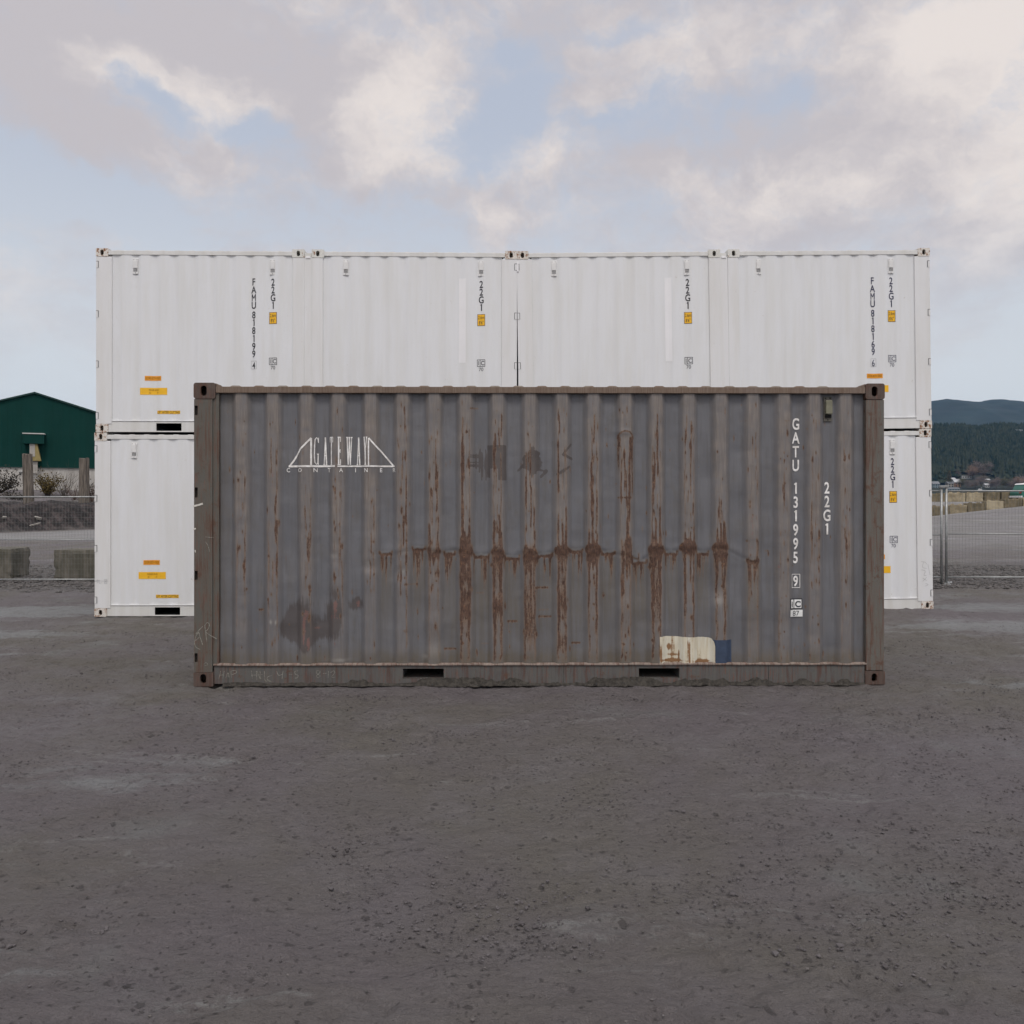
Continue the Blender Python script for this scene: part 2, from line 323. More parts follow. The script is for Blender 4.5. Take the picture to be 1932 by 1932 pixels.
M['teal'] = simple('green_metal_siding', (0.0025, 0.036, 0.030), 0.7, 0.10, 0.5, spec=0.12, world=True, stretch=(6, 6, 0.4))
M['teal_dark'] = simple('dark_green_trim', (0.004, 0.036, 0.030), 0.5, 0.1, 1)
M['wall_grey'] = simple('stained_concrete_wall', (0.46, 0.445, 0.415), 0.9, 0.3, 0.8, world=True, c2=(0.34, 0.325, 0.30), stretch=(1.5, 1.5, 0.5))
M['duct'] = simple('tan_yellow_duct', (0.27, 0.215, 0.085), 0.6, 0.2, 3)
M['duct_grey'] = simple('grey_duct', (0.36, 0.34, 0.31), 0.6, 0.2, 3)
M['trim'] = simple('pale_trim', (0.5, 0.5, 0.48), 0.5, 0.1, 2)
M['wood'] = simple('grey_weathered_timber', (0.175, 0.150, 0.125), 0.92, 0.5, 1.0, c2=(0.065, 0.055, 0.046), bump=1.0, bscale=14, stretch=(14, 14, 1.0))
M['plank'] = simple('pale_driftwood', (0.36, 0.34, 0.31), 0.85, 0.4, 8)
M['twig'] = simple('bare_brown_twigs', (0.060, 0.048, 0.038), 0.95, 0.3, 3)
M['twig_red'] = simple('reddish_twigs', (0.115, 0.072, 0.058), 0.95, 0.3, 3)
M['leaf_olive'] = simple('olive_brown_leaves', (0.115, 0.085, 0.026), 0.9, 0.5, 5)
M['leaf_dark'] = simple('dark_scrub_leaves', (0.034, 0.030, 0.022), 0.9, 0.4, 5)
M['bark'] = simple('grey_bark', (0.10, 0.085, 0.07), 0.95, 0.3, 1, world=True)
M['bare_a'] = simple('bare_crown_russet', (0.21, 0.14, 0.105), 0.95, 0.3, 0.2, world=True)
M['bare_b'] = simple('bare_crown_grey', (0.15, 0.12, 0.108), 0.95, 0.3, 0.2, world=True)
M['bare_c'] = simple('bare_crown_olive', (0.090, 0.082, 0.045), 0.95, 0.3, 0.2, world=True)
M['fir'] = simple('dark_fir_foliage', (0.012, 0.024, 0.019), 0.95, 0.4, 0.09, world=True, c2=(0.052, 0.062, 0.044), spec=0.1)
M['hill'] = simple('forest_floor', (0.022, 0.028, 0.020), 0.95, 0.3, 0.01, world=True)
M['hill_far'] = simple('far_forested_slopes', (0.016, 0.030, 0.030), 0.95, 0.4, 0.006, world=True, bump=1.0, bscale=0.03)
M['water'] = simple('harbour_water', (0.03, 0.045, 0.05), 0.12, 0.2, 0.05, world=True, bump=0.3, bscale=0.6, spec=0.5)
M['house_white'] = simple('white_house_wall', (0.5, 0.5, 0.48), 0.8, 0.1, 0.3)
M['house_blue'] = simple('blue_grey_house_wall', (0.16, 0.21, 0.23), 0.8, 0.15, 0.3)
M['house_brick'] = simple('brick_house_wall', (0.26, 0.16, 0.11), 0.85, 0.2, 0.5)
M['house_tan'] = simple('tan_house_wall', (0.30, 0.27, 0.23), 0.85, 0.2, 0.5)
M['roof_white'] = simple('pale_metal_roof', (0.42, 0.43, 0.44), 0.5, 0.1, 0.3)
M['roof_grey'] = simple('grey_shingle_roof', (0.17, 0.18, 0.19), 0.9, 0.2, 0.3)
M['glass'] = simple('dark_window_glass', (0.02, 0.025, 0.03), 0.1, 0.2, 1, spec=0.6)
M['tyre'] = simple('tyre_rubber', (0.02, 0.02, 0.02), 0.85, 0.2, 5)
M['rim'] = simple('wheel_rim', (0.4, 0.4, 0.4), 0.35, 0.1, 5, metallic=0.8)
M['van_green'] = simple('green_van_paint', (0.015, 0.13, 0.095), 0.35, 0.1, 1, spec=0.5)
M['van_white'] = simple('white_van_paint', (0.78, 0.78, 0.78), 0.35, 0.05, 1, spec=0.5)
M['lamp'] = simple('tail_lamp_red', (0.4, 0.02, 0.02), 0.3, 0.1, 5)

# ------------------------------------------------------------------ mesh helpers
class MB:
    def __init__(s): s.v = []; s.f = []
    def box(s, x0, x1, y0, y1, z0, z1):
        b = len(s.v)
        s.v += [(x0, y0, z0), (x1, y0, z0), (x1, y1, z0), (x0, y1, z0), (x0, y0, z1), (x1, y0, z1), (x1, y1, z1), (x0, y1, z1)]
        s.f += [tuple(b + i for i in q) for q in ((0, 3, 2, 1), (4, 5, 6, 7), (0, 1, 5, 4), (1, 2, 6, 5), (2, 3, 7, 6), (3, 0, 4, 7))]
        return s
    def poly(s, pts): b = len(s.v); s.v += [tuple(p) for p in pts]; s.f.append(tuple(range(b, b + len(pts)))); return s
    def prism(s, prof, axis, a, b2):
        """prof: closed 2-D outline; axis 'x': (y,z) outline swept in x; 'y': (x,z); 'z': (x,y)"""
        n = len(prof); b = len(s.v)
        def P3(p, t): return {'x': (t, p[0], p[1]), 'y': (p[0], t, p[1]), 'z': (p[0], p[1], t)}[axis]
        s.v += [P3(p, a) for p in prof] + [P3(p, b2) for p in prof]
        for i in range(n): j = (i + 1) % n; s.f.append((b + i, b + j, b + n + j, b + n + i))
        s.f.append(tuple(b + i for i in reversed(range(n)))); s.f.append(tuple(b + n + i for i in range(n)))
        return s
    def tube(s, pts, r, n=6, r2=None, cap=True):
        pts = [Vector(p) for p in pts]; rings = []
        r2 = r if r2 is None else r2
        for i, p in enumerate(pts):
            d = (pts[min(i + 1, len(pts) - 1)] - pts[max(i - 1, 0)]).normalized()
            a = d.orthogonal().normalized(); c = d.cross(a)
            rr = r + (r2 - r) * i / max(1, len(pts) - 1)
            b = len(s.v); rings.append(b)
            for k in range(n):
                t = 2 * math.pi * k / n; s.v.append(tuple(p + a * math.cos(t) * rr + c * math.sin(t) * rr))
        for i in range(len(rings) - 1):
            for k in range(n):
                k2 = (k + 1) % n; s.f.append((rings[i] + k, rings[i] + k2, rings[i + 1] + k2, rings[i + 1] + k))
        if cap:
            s.f.append(tuple(rings[0] + k for k in reversed(range(n)))); s.f.append(tuple(rings[-1] + k for k in range(n)))
        return s
    def add(s, V, Fc): b = len(s.v); s.v += [tuple(p) for p in V]; s.f += [tuple(b + i for i in q) for q in Fc]; return s
    def build(s, name, m, parent=None, bevel=0.0, smooth=False, mats=None):
        me = bpy.data.meshes.new(name); me.from_pydata(s.v, [], s.f); me.update()
        return link(name, me, m, parent, bevel, smooth)
def link(name, me, m, parent=None, bevel=0.0, smooth=False):
    bm = bmesh.new(); bm.from_mesh(me); bmesh.ops.recalc_face_normals(bm, faces=bm.faces); bm.to_mesh(me); bm.free()
    o = bpy.data.objects.new(name, me); COL.objects.link(o); me.materials.append(M[m] if isinstance(m, str) else m)
    if parent is not None: o.parent = parent
    if bevel:
        b = o.modifiers.new('bevel', 'BEVEL'); b.width = bevel; b.segments = 2; b.limit_method = 'ANGLE'
    if smooth:
        for p in me.polygons: p.use_smooth = True
    return o
def grid_mesh(name, X, Y, Z, m, parent=None, attrs=None, smooth=True):
    """X, Y, Z: 2-D arrays of the same shape"""
    nr, nc = X.shape
    co = np.stack([X, Y, Z], -1).reshape(-1, 3).astype(np.float32)
    idx = np.arange(nr * nc).reshape(nr, nc)
    q = np.stack([idx[:-1, :-1], idx[:-1, 1:], idx[1:, 1:], idx[1:, :-1]], -1).reshape(-1, 4)
    me = bpy.data.meshes.new(name)
    me.vertices.add(len(co)); me.vertices.foreach_set('co', co.ravel())
    me.loops.add(q.size); me.loops.foreach_set('vertex_index', q.ravel().astype(np.int32))
    me.polygons.add(len(q)); me.polygons.foreach_set('loop_start', np.arange(0, q.size, 4, dtype=np.int32))
    me.polygons.foreach_set('loop_total', np.full(len(q), 4, dtype=np.int32))
    if smooth: me.polygons.foreach_set('use_smooth', np.ones(len(q), dtype=bool))
    me.update(calc_edges=True); me.validate()
    for k, a in (attrs or {}).items():
        at = me.attributes.new(k, 'FLOAT', 'POINT'); at.data.foreach_set('value', a.ravel().astype(np.float32))
    o = bpy.data.objects.new(name, me); COL.objects.link(o); me.materials.append(M[m])
    if parent is not None: o.parent = parent
    return o
def tag(o, label=None, cat=None, group=None, kind=None):
    if label: o['label'] = label
    if cat: o['category'] = cat
    if group: o['group'] = group
    if kind: o['kind'] = kind
    return o
def empty(name, loc, rot=(0, 0, 0)):
    o = bpy.data.objects.new(name, None); COL.objects.link(o); o.location = loc; o.rotation_euler = rot; o.empty_display_size = 0.2
    return o
def copy_tree(o, parent=None):
    c = o.copy(); COL.objects.link(c); c.parent = parent
    for ch in o.children: copy_tree(ch, c)
    return c
def plate(name, outer, holes, y0, y1, m, parent, bevel=0.0):
    """flat plate in the x-z plane with holes, from depth y0 to y1"""
    cu = bpy.data.curves.new(name, 'CURVE'); cu.dimensions = '2D'; cu.fill_mode = 'BOTH'; cu.extrude = abs(y1 - y0) / 2
    for loop in [outer] + holes:
        sp = cu.splines.new('POLY'); sp.points.add(len(loop) - 1); sp.use_cyclic_u = True
        for i, (x, z) in enumerate(loop): sp.points[i].co = (x, z, 0, 1)
    tmp = bpy.data.objects.new('tmp', cu); COL.objects.link(tmp)
    dg = bpy.context.evaluated_depsgraph_get(); me = bpy.data.meshes.new_from_object(tmp.evaluated_get(dg))
    bpy.data.objects.remove(tmp); bpy.data.curves.remove(cu)
    yc = (y0 + y1) / 2
    for v in me.vertices: v.co = (v.co.x, yc - v.co.z, v.co.y)
    me.name = name
    return link(name, me, m, parent, bevel)
def rect(x0, x1, z0, z1): return [(x0, z0), (x1, z0), (x1, z1), (x0, z1)]
def rrect(x0, x1, z0, z1, r, n=5):
    o = []
    for cx, cz, a0 in ((x1 - r, z0 + r, -90), (x1 - r, z1 - r, 0), (x0 + r, z1 - r, 90), (x0 + r, z0 + r, 180)):
        for i in range(n + 1): a = R(a0 + 90 * i / n); o.append((cx + r * math.cos(a), cz + r * math.sin(a)))
    return o
_g = {}
def glyph(ch, bold=0.0):
    if (ch, bold) in _g: return _g[(ch, bold)]
    cu = bpy.data.curves.new('t', 'FONT'); cu.body = ch; cu.size = 1.0; cu.offset = bold; cu.resolution_u = 5
    tmp = bpy.data.objects.new('tmp', cu); COL.objects.link(tmp)
    dg = bpy.context.evaluated_depsgraph_get(); me = bpy.data.meshes.new_from_object(tmp.evaluated_get(dg))
    V = [(v.co.x, v.co.y) for v in me.vertices]; Fc = [tuple(p.vertices) for p in me.polygons]
    bpy.data.objects.remove(tmp); bpy.data.meshes.remove(me); bpy.data.curves.remove(cu)
    _g[(ch, bold)] = (V, Fc); return _g[(ch, bold)]
def put_text(mb, s, xc, ztop, h, xs=1.0, bold=0.0, fit=None):
    """cap height h, horizontally centred on xc; fit = total width"""
    if s in ('M', '1'):
        w = h * 0.145 * (1 + bold * 4); z0 = ztop - h; hw = h * 0.27 * (xs / 0.7) * (0.86 if s == 'M' else 0.5)
        if s == 'M':
            ribbon(mb, [(xc - hw, z0), (xc - hw, ztop)], w * .8); ribbon(mb, [(xc + hw, z0), (xc + hw, ztop)], w * .8)
            ribbon(mb, [(xc - hw, ztop - w * .3), (xc, z0 + h * .38)], w * .7); ribbon(mb, [(xc + hw, ztop - w * .3), (xc, z0 + h * .38)], w * .7)
        else:
            ribbon(mb, [(xc + hw * .3, z0), (xc + hw * .3, ztop)], w); ribbon(mb, [(xc - hw * .9, ztop - h * .17), (xc + hw * .3, ztop - w * .3)], w * .7)
        return
    V0, _ = glyph('H', bold); hy = max(p[1] for p in V0); k = h / hy
    V, Fc = glyph(s, bold)
    a, b = min(p[0] for p in V), max(p[0] for p in V)
    if fit: xs = fit / ((b - a) * k)
    V = [(xc + (x - (a + b) / 2) * k * xs, 0.0, ztop - h + y * k) for x, y in V]
    mb.add(V, Fc)
def drape(mb, name, m, parent, surf, off, cuts=None, zcuts=None):
    """lay flat x-z shapes on a surface y = surf(x) - off, cut at the folds"""
    me = bpy.data.meshes.new(name); me.from_pydata(mb.v, [], mb.f); me.update()
    bm = bmesh.new(); bm.from_mesh(me)
    if cuts:
        xs = [v.co.x for v in bm.verts]; lo, hi = min(xs), max(xs)
        for c in cuts:
            if lo < c < hi:
                bmesh.ops.bisect_plane(bm, geom=bm.verts[:] + bm.edges[:] + bm.faces[:], plane_co=(c, 0, 0), plane_no=(1, 0, 0))
        if surf is globals().get('old_surf'):
            off += 0.0012; zs = [v.co.z for v in bm.verts]; c = min(zs) + 0.04
            while c < max(zs):
                bmesh.ops.bisect_plane(bm, geom=bm.verts[:] + bm.edges[:] + bm.faces[:], plane_co=(0, 0, c), plane_no=(0, 0, 1)); c += 0.04
    for v in bm.verts: v.co.y = surf(v.co.x, v.co.z) - off
    for f in bm.faces:
        if f.normal.y > 0: f.normal_flip()
    bm.to_mesh(me); bm.free()
    o = bpy.data.objects.new(name, me); COL.objects.link(o); me.materials.append(M[m]); o.parent = parent
    return o
def ribbon(mb, pts, w):
    """a stroke in the x-z plane"""
    n = len(pts); L = []
    for i in range(n):
        a = Vector(pts[max(0, i - 1)]); b = Vector(pts[min(n - 1, i + 1)]); d = (b - a)
        d = d.normalized() if d.length > 1e-9 else Vector((1, 0)); nn = Vector((-d.y, d.x)) * w / 2
        p = Vector(pts[i]); L.append((p + nn, p - nn))
    for i in range(n - 1):
        mb.poly([(L[i][0].x, 0, L[i][0].y), (L[i + 1][0].x, 0, L[i + 1][0].y), (L[i + 1][1].x, 0, L[i + 1][1].y), (L[i][1].x, 0, L[i][1].y)])
# numpy value noise
_tab = RNG.rand(256, 256)
def vn(x, y, s=0):
    xi = np.floor(x).astype(int); yi = np.floor(y).astype(int); fx = x - xi; fy = y - yi
    fx = fx * fx * (3 - 2 * fx); fy = fy * fy * (3 - 2 * fy)
    a = _tab[(xi + s * 37) % 256, (yi + s * 91) % 256]; b = _tab[(xi + 1 + s * 37) % 256, (yi + s * 91) % 256]
    c = _tab[(xi + s * 37) % 256, (yi + 1 + s * 91) % 256]; d = _tab[(xi + 1 + s * 37) % 256, (yi + 1 + s * 91) % 256]
    return a + (b - a) * fx + (c - a) * fy + (a - b - c + d) * fx * fy
def fbm(x, y, s=0, o=4, g=0.5):
    t = 0; amp = 1; tot = 0
    for i in range(o): t = t + amp * vn(x * 2 ** i, y * 2 ** i, s + i); tot += amp; amp *= g
    return t / tot
def ss(a, b, x):
    t = np.clip((x - a) / (b - a), 0, 1); return t * t * (3 - 2 * t)

# ------------------------------------------------------------------ ground
def gz(x, y):
    x = np.asarray(x, float); y = np.asarray(y, float)
    a = x / np.maximum(y, 1.0); u = CU + F * a
    z = -0.02 + ss(8.6, 11.4, y) * (1 - ss(15, 17, y)) * (-0.027 + 0.082 * ss(0.0, 6.2, x))
    z = z * ss(5.5, 8.6, y) + 0.0
    right = ss(-0.05, 0.15, a)
    z = z + right * 0.65 * ss(28, 67, y)
    z = z + right * ss(50, 67, y) * np.clip((u - 1800) / 111.0 * 0.52, -0.25, 1.2)
    retain = 1.62 - z
    z = z + right * ss(69.55, 70.6, y) * np.clip(retain, 0, 3)
    left = 1 - ss(-0.38, -0.25, a)
    y0 = 46.6 + np.clip((u - 90) * 0.030, -9, 6) + 1.0 * (fbm(x * 0.7, y * 0.7, 15) - 0.5)
    bump = 0.55 * (fbm(x * 0.9, y * 0.9, 5) - 0.5) + 0.35 * (fbm(x * 0.25, y * 0.25, 9) - 0.5)
    bz = ss(y0, y0 + 1.5, y) * (1.52 + bump) + ss(y0 + 4, y0 + 15, y) * (1.0 - bump)
    z = z + left * bz
    edge = np.maximum(np.maximum(ss(92, 120, y), ss(100, 150, np.abs(x))), ss(60, 110, -y))
    return z - edge * 5.0
def axis(parts):
    out_ = []
    for a, b, n in parts: out_.append(np.linspace(a, b, n, endpoint=False))
    return np.concatenate(out_ + [np.array([parts[-1][1]])])
gx = axis([(-160, -60, 25), (-60, -32, 60), (-32, -12, 130), (-12, -8, 60), (-8, 8, 400), (8, 12, 60), (12, 60, 130), (60, 160, 25)])
gy = axis([(-120, -6, 40), (-6, 1.2, 30), (1.2, 9.0, 260), (9.0, 20, 190), (20, 40, 90), (40, 55, 110), (55, 68, 40), (68, 72, 30), (72, 125, 50)])
GX, GY = np.meshgrid(gx, gy)
near = ss(0.3, 2, GY) * (1 - ss(30, 45, GY))
GZ = gz(GX, GY)
tr = fbm(GX * 2.2 + 0.8 * GY, GY * 2.2 - 0.3 * GX, 21, 3)
lump = fbm(GX * 5, GY * 5, 3, 4, 0.6) - 0.5
pits = ss(0.60, 0.72, fbm(GX * 9, GY * 9, 30, 3, 0.6)) * ss(0.45, 0.60, tr)
rid = 1 - np.abs(2 * fbm(GX * 3.1 + 0.7 * GY, GY * 4.3, 35, 3, 0.55) - 1)
GZ = GZ + near * (0.030 * (fbm(GX * 0.6, GY * 0.6, 17, 3) - 0.5) + 0.030 * lump + 0.016 * (fbm(GX * 15, GY * 15, 8, 2, 0.6) - 0.5) * (0.3 + tr) - 0.022 * pits + 0.012 * ss(0.86, 0.98, rid))
U_ = CU + F * GX / np.maximum(GY, 1)
leftm = 1 - ss(-0.38, -0.25, GX / np.maximum(GY, 1))
y0_ = 46.6 + np.clip((U_ - 90) * 0.030, -9, 6)
berm = leftm * ss(y0_ - 0.6, y0_ + 0.4, GY) * (1 - ss(y0_ + 4.5, y0_ + 6.5, GY)) * (GY > 20)
road = leftm * ss(33, 36, GY) * (1 - ss(y0_ - 2.0, y0_ - 0.5, GY)) + (1 - leftm) * ss(24, 34, GY) * 0.55 + ss(62, 66, GY) * (1 - leftm) * 0.4
gravel = ss(14.6, 15.6, GY) * (1 - ss(20.5, 23, GY))
pale_sheen = sum(w_ * np.exp(-((GX - a_) / c_) ** 2 - ((GY - b_) / d_) ** 2) for a_, b_, c_, d_, w_ in [(-7.2, 12.4, 3.2, .7, 1), (-6.8, 10.2, 2.2, .5, .8), (-6.0, 8.6, 1.6, .5, .6), (-4.6, 6.6, 1.2, .5, .5), (-2.3, 4.8, .8, .35, .75), (-2.9, 4.1, .6, .25, .4),
   (7.2, 12.3, 2.4, .6, .9), (6.4, 10.4, 2.0, .7, 1), (6.2, 8.7, 1.3, .5, .6), (5.0, 7.2, 1.2, .4, .75), (4.6, 6.0, .8, .35, .6), (3.4, 4.6, .8, .3, .35), (-1.9, 2.9, .5, .2, .5), (1.2, 5.6, 1.0, .3, .25)])
ground = grid_mesh('ground', GX, GY, GZ, 'ground', attrs={'pale': pale_sheen, 'berm': berm, 'road': np.clip(road, 0, 1), 'gravel': gravel})
tag(ground, kind='structure')
wm = MB(); wm.poly([(-5000, -5000, -2.6), (5000, -5000, -2.6), (5000, 5000, -2.6), (-5000, 5000, -2.6)])
tag(wm.build('water', 'water'), kind='structure')
# loose stones (one stuff object)
def stones(n, sampler, name, kind_label, m='stone'):
    ico = bmesh.new(); bmesh.ops.create_icosphere(ico, subdivisions=1, radius=1.0)
    V = np.array([v.co[:] for v in ico.verts]); Fc = np.array([[v.index for v in f.verts] for f in ico.faces]); ico.free()
    allv, allf = [], []
    for i in range(n):
        x, y, r = sampler()
        s = np.array([RNG.uniform(.7, 1.3), RNG.uniform(.7, 1.3), RNG.uniform(.4, .8)]) * r
        a = RNG.uniform(0, 6.28); ca, sa = math.cos(a), math.sin(a)
        v = V * (1 + 0.22 * RNG.uniform(-1, 1, (len(V), 1))) * s
        v = np.stack([v[:, 0] * ca - v[:, 1] * sa, v[:, 0] * sa + v[:, 1] * ca, v[:, 2]], -1)
        v += np.array([x, y, float(gz(x, y)) + s[2] * 0.25])
        allf.append(Fc + len(V) * i); allv.append(v)
    me = bpy.data.meshes.new(name); me.from_pydata(np.concatenate(allv).tolist(), [], np.concatenate(allf).tolist()); me.update()
    o = bpy.data.objects.new(name, me); COL.objects.link(o); me.materials.append(M[m])
    return tag(o, kind_label, 'gravel', kind='stuff')
def samp_fence():
    side = RNG.rand() < 0.5
    y = RNG.uniform(14.9, 21); a = RNG.uniform(0.46, 0.68) if side else RNG.uniform(-0.68, -0.47)
    return a * y, y, RNG.uniform(0.012, 0.042)
stones(5200, samp_fence, 'gravel', 'coarse dark gravel along the foot of the mesh fence')
def samp_yard():
    y = 1.9 + 11.5 * RNG.rand() ** 0.8; x = RNG.uniform(-0.7, 0.7) * y
    if y > 6.9 and abs(x - 0.25) < 3.2: y = RNG.uniform(2, 6.9)
    return x, y, RNG.uniform(0.003, 0.007) * (1.8 if RNG.rand() < 0.04 else 1)
stones(1500, samp_yard, 'pebbles', 'small loose pebbles pressed into the wet yard')
def samp_clod():
    while True:
        y = 2.0 + 8.5 * RNG.rand() ** 1.3; x = RNG.uniform(-0.68, 0.68) * y
        if y > 6.9 and abs(x - 0.25) < 3.2: continue
        if float(fbm(np.array(x * 1.1), np.array(y * 1.6), 77, 3)) > RNG.uniform(0.42, 0.66): return x, y, RNG.uniform(0.0025, 0.0075) * (1.8 if RNG.rand() < 0.06 else 1)
stones(9000, samp_clod, 'dirt_crumbs', 'crumbs of dark wet dirt scattered over the yard', 'clod')

# ------------------------------------------------------------------ container pieces
def casting(parent, x0, x1, z0, z1, m, y0=0.0, deep=0.162, hole=(0.055, 0.034), hx=None, r=0.012, name='corner_casting', hz=None):
    xc = hx if hx is not None else (x0 + x1) / 2; zc = hz if hz is not None else (z0 + z1) / 2; hw, hh = hole[1], hole[0] * 0.72
    o = plate(name, rrect(x0, x1, z0, z1, r), [list(reversed(rrect(xc - hw / 1.3, xc + hw / 1.3, zc - hh, zc + hh, hw / 1.35)))], y0, y0 + 0.028, m, parent, 0.003)
    b = MB(); e = 0.0015; t = 0.022; ya, yb = y0 + 0.0285, y0 + deep
    b.box(x0 + e, x0 + t, ya, yb, z0 + e, z1 - e); b.box(x1 - t, x1 - e, ya, yb, z0 + e, z1 - e)
    b.box(x0 + t, x1 - t, ya, yb, z0 + e, z0 + t); b.box(x0 + t, x1 - t, ya, yb, z1 - t, z1 - e)
    b.box(x0 + t, x1 - t, yb - 0.02, yb - 0.001, z0 + t, z1 - t)
    me = bpy.data.meshes.new('c'); me.from_pydata(b.v, [], b.f)
    bm = bmesh.new(); bm.from_mesh(o.data); bm.from_mesh(me); bm.to_mesh(o.data); bm.free(); bpy.data.meshes.remove(me)
    return o
def corr_profile(ribs, x, wo, sl, depth, yo):
    """depth of a corrugated sheet at x: outer faces at yo around each rib centre"""
    d = np.min(np.abs(np.asarray(x)[..., None] - np.asarray(ribs)), axis=-1)
    return yo + depth * ss(wo / 2, wo / 2 + sl, d) * 0.35 + depth * 0.65 * np.clip((d - wo / 2) / sl, 0, 1)
def roof_sheet(parent, L, D, H, m, pitch=0.209, x0=0.22, x1=None, h=0.018, ph=0.0):
    x1 = x1 or L - 0.22; mb = MB(); pr = []
    x = x0; pr.append((x0, H - 0.03)); pr.append((x0, H))
    c = x0 + ph
    while c + 0.08 < x1:
        pr += [(c - 0.055, H), (c - 0.030, H + h), (c + 0.030, H + h), (c + 0.055, H)]; c += pitch
    pr += [(x1, H), (x1, H - 0.03)]
    mb.prism(pr, 'y', 0.012, D - 0.012)
    return mb.build('roof', m, parent)
def closed_ends(parent, L, D, H, m, side_m=None):
    """end walls, far side wall, floor of a container (never far from view once one steps aside)"""
    pf = []; n = int((D - 0.4) / 0.24)
    for k in range(n + 1):
        y = 0.2 + (D - 0.4) * k / n
        pf += [y - 0.05, y + 0.05]
    for side in (0, 1):
        mb = MB(); prof = [(0.17, 0)]
        xs_o = 0.012; xs_i = 0.05
        pts = []
        for k in range(n):
            y = 0.18 + (D - 0.36) * k / n; w = (D - 0.36) / n
            pts += [(y, xs_o), (y + w * .35, xs_o), (y + w * .5, xs_i), (y + w * .85, xs_i)]
        pts.append((D - 0.18, xs_o))
        outl = [((p[1] if side == 0 else L - p[1]), p[0]) for p in pts] + [((0.06 if side == 0 else L - 0.06), D - 0.18), ((0.06 if side == 0 else L - 0.06), 0.18)]
        mb.prism(outl, 'z', 0.14, H - 0.10)
        mb.build('end_panel', m, parent)
        b = MB()
        xa, xb = (0.006, 0.07) if side == 0 else (L - 0.07, L - 0.006)
        for za_, zb_ in ((H - 0.10, H - 0.012), (0.012, 0.14)): MB().box(xa, xb, 0.165, D - 0.165, za_, zb_).build('end_rail', m, parent, 0.004)
    mb = MB(); pts = []; x = 0.2; 
    while x + 0.28 < L - 0.18: pts += [(x, D - 0.006), (x + 0.09, D - 0.006), (x + 0.14, D - 0.042), (x + 0.23, D - 0.042)]; x += 0.28
    outl = [(0.16, D - 0.006)] + pts + [(L - 0.16, D - 0.006), (L - 0.16, D - 0.06), (0.16, D - 0.06)]
    mb.prism(outl, 'z', 0.16, H - 0.07); mb.build('back_panel', m, parent)
    for za_, zb_ in ((H - 0.07, H - 0.012), (0.012, 0.16)): MB().box(0.18, L - 0.18, D - 0.07, D - 0.003, za_, zb_).build('back_rail', m, parent)
    b = MB(); b.box(0.06, L - 0.06, 0.07, D - 0.07, 0.13, 0.17); b.build('floor', 'black', parent)

# ------------------------------------------------------------------ the old grey container
FL, FH, FD = 6.062, 2.648, 2.438
fx = lambda u: (u - 365.0) / 1305.0 * FL
fz = lambda v: (1293.0 - v) / 570.0 * FH
fs = FL / 1305.0
oc = empty('shipping_container', (-2.782, 7.176, 0.0), (0, 0, math.atan2(0.05, 6.06)))
tag(oc, 'old grey twenty foot container with rusty ribs and white lettering, alone in front', 'container')
RIBS_U = [453, 512.5, 575.5, 635.5, 696.5, 757, 816.5, 876, 937, 998, 1058.5, 1118, 1179, 1238, 1299, 1360, 1421, 1480, 1538, 1597.5]
RIBS = np.array([fx(u) for u in RIBS_U])
WO, SL, DEP, YO = 0.084, 0.050, 0.042, 0.014
nx = 900; nz = 300
pu = np.linspace(411.5, 1635, nx); pv_ = np.linspace(740, 1254, nz)
PU, PV = np.meshgrid(pu, pv_)
X = fx(PU); Z = fz(PV)
yb = corr_profile(RIBS, pu * 0 + fx(pu), WO, SL, DEP, YO)
Yp = np.tile(yb, (nz, 1))
inner = np.clip((Yp - YO) / DEP, 0, 1); outer = 1 - inner
nz1 = fbm(PU / 14, PV / 14, 40, 4); nz2 = fbm(PU / 5, PV / 60, 50, 3)
# crease line that runs across the middle of the wall
cl_u = [700, 745, 775, 800, 835, 856, 905, 930, 964, 990, 1026, 1060, 1086, 1118, 1147, 1180, 1208, 1240, 1266, 1299, 1327, 1360, 1420]
cl_v = [1047, 1046, 1038, 1040, 1046, 1040, 1053, 1042, 1055, 1042, 1051, 1038, 1042, 1036, 1046, 1050, 1064, 1035, 1047, 1033, 1047, 1033, 1062]
CL = np.interp(pu, cl_u, cl_v); band = ss(690, 740, PU) * (1 - ss(1380, 1440, PU))
dv = PV - CL[None, :]
Yp = Yp + band * (0.005 * (0.3 + nz1) * np.exp(-(dv / 5) ** 2) - 0.003 * np.exp(-((dv + 9) / 8) ** 2) + 0.004 * ss(0, 12, dv) * (1 - ss(60, 200, dv)))
Yp = Yp + 0.016 * (fbm(PU / 70, PV / 50, 60, 3) - 0.5) * ss(742, 780, PV) * (1 - ss(1225, 1252, PV))
for (u, v, ru, rv, d) in [(694, 1070, 12, 10, .016), (754, 1082, 12, 12, .014), (628, 1052, 9, 14, .012), (1356, 1115, 12, 20, .016), (880, 1085, 10, 22, -.010), (876, 1140, 9, 18, .008),
                          (816, 1215, 22, 26, .012), (1003, 873, 20, 22, .006), (1176, 815, 14, 6, -.008), (1420, 1068, 10, 12, .010), (570, 1180, 12, 30, .008), (937, 1140, 10, 14, -.006), (1238, 1032, 12, 8, -.008), (1299, 1032, 12, 8, -.01), (1360, 1030, 12, 8, -.008), (1118, 1040, 12, 8, -.008), (1058, 1038, 12, 7, -.007), (998, 1042, 12, 7, -.007)]:
    Yp = Yp + d * np.exp(-((PU - u) / ru) ** 2 - ((PV - v) / rv) ** 2)
def gauss(u, v, ru, rv): return np.exp(-((PU - u) / ru) ** 2 - ((PV - v) / rv) ** 2)
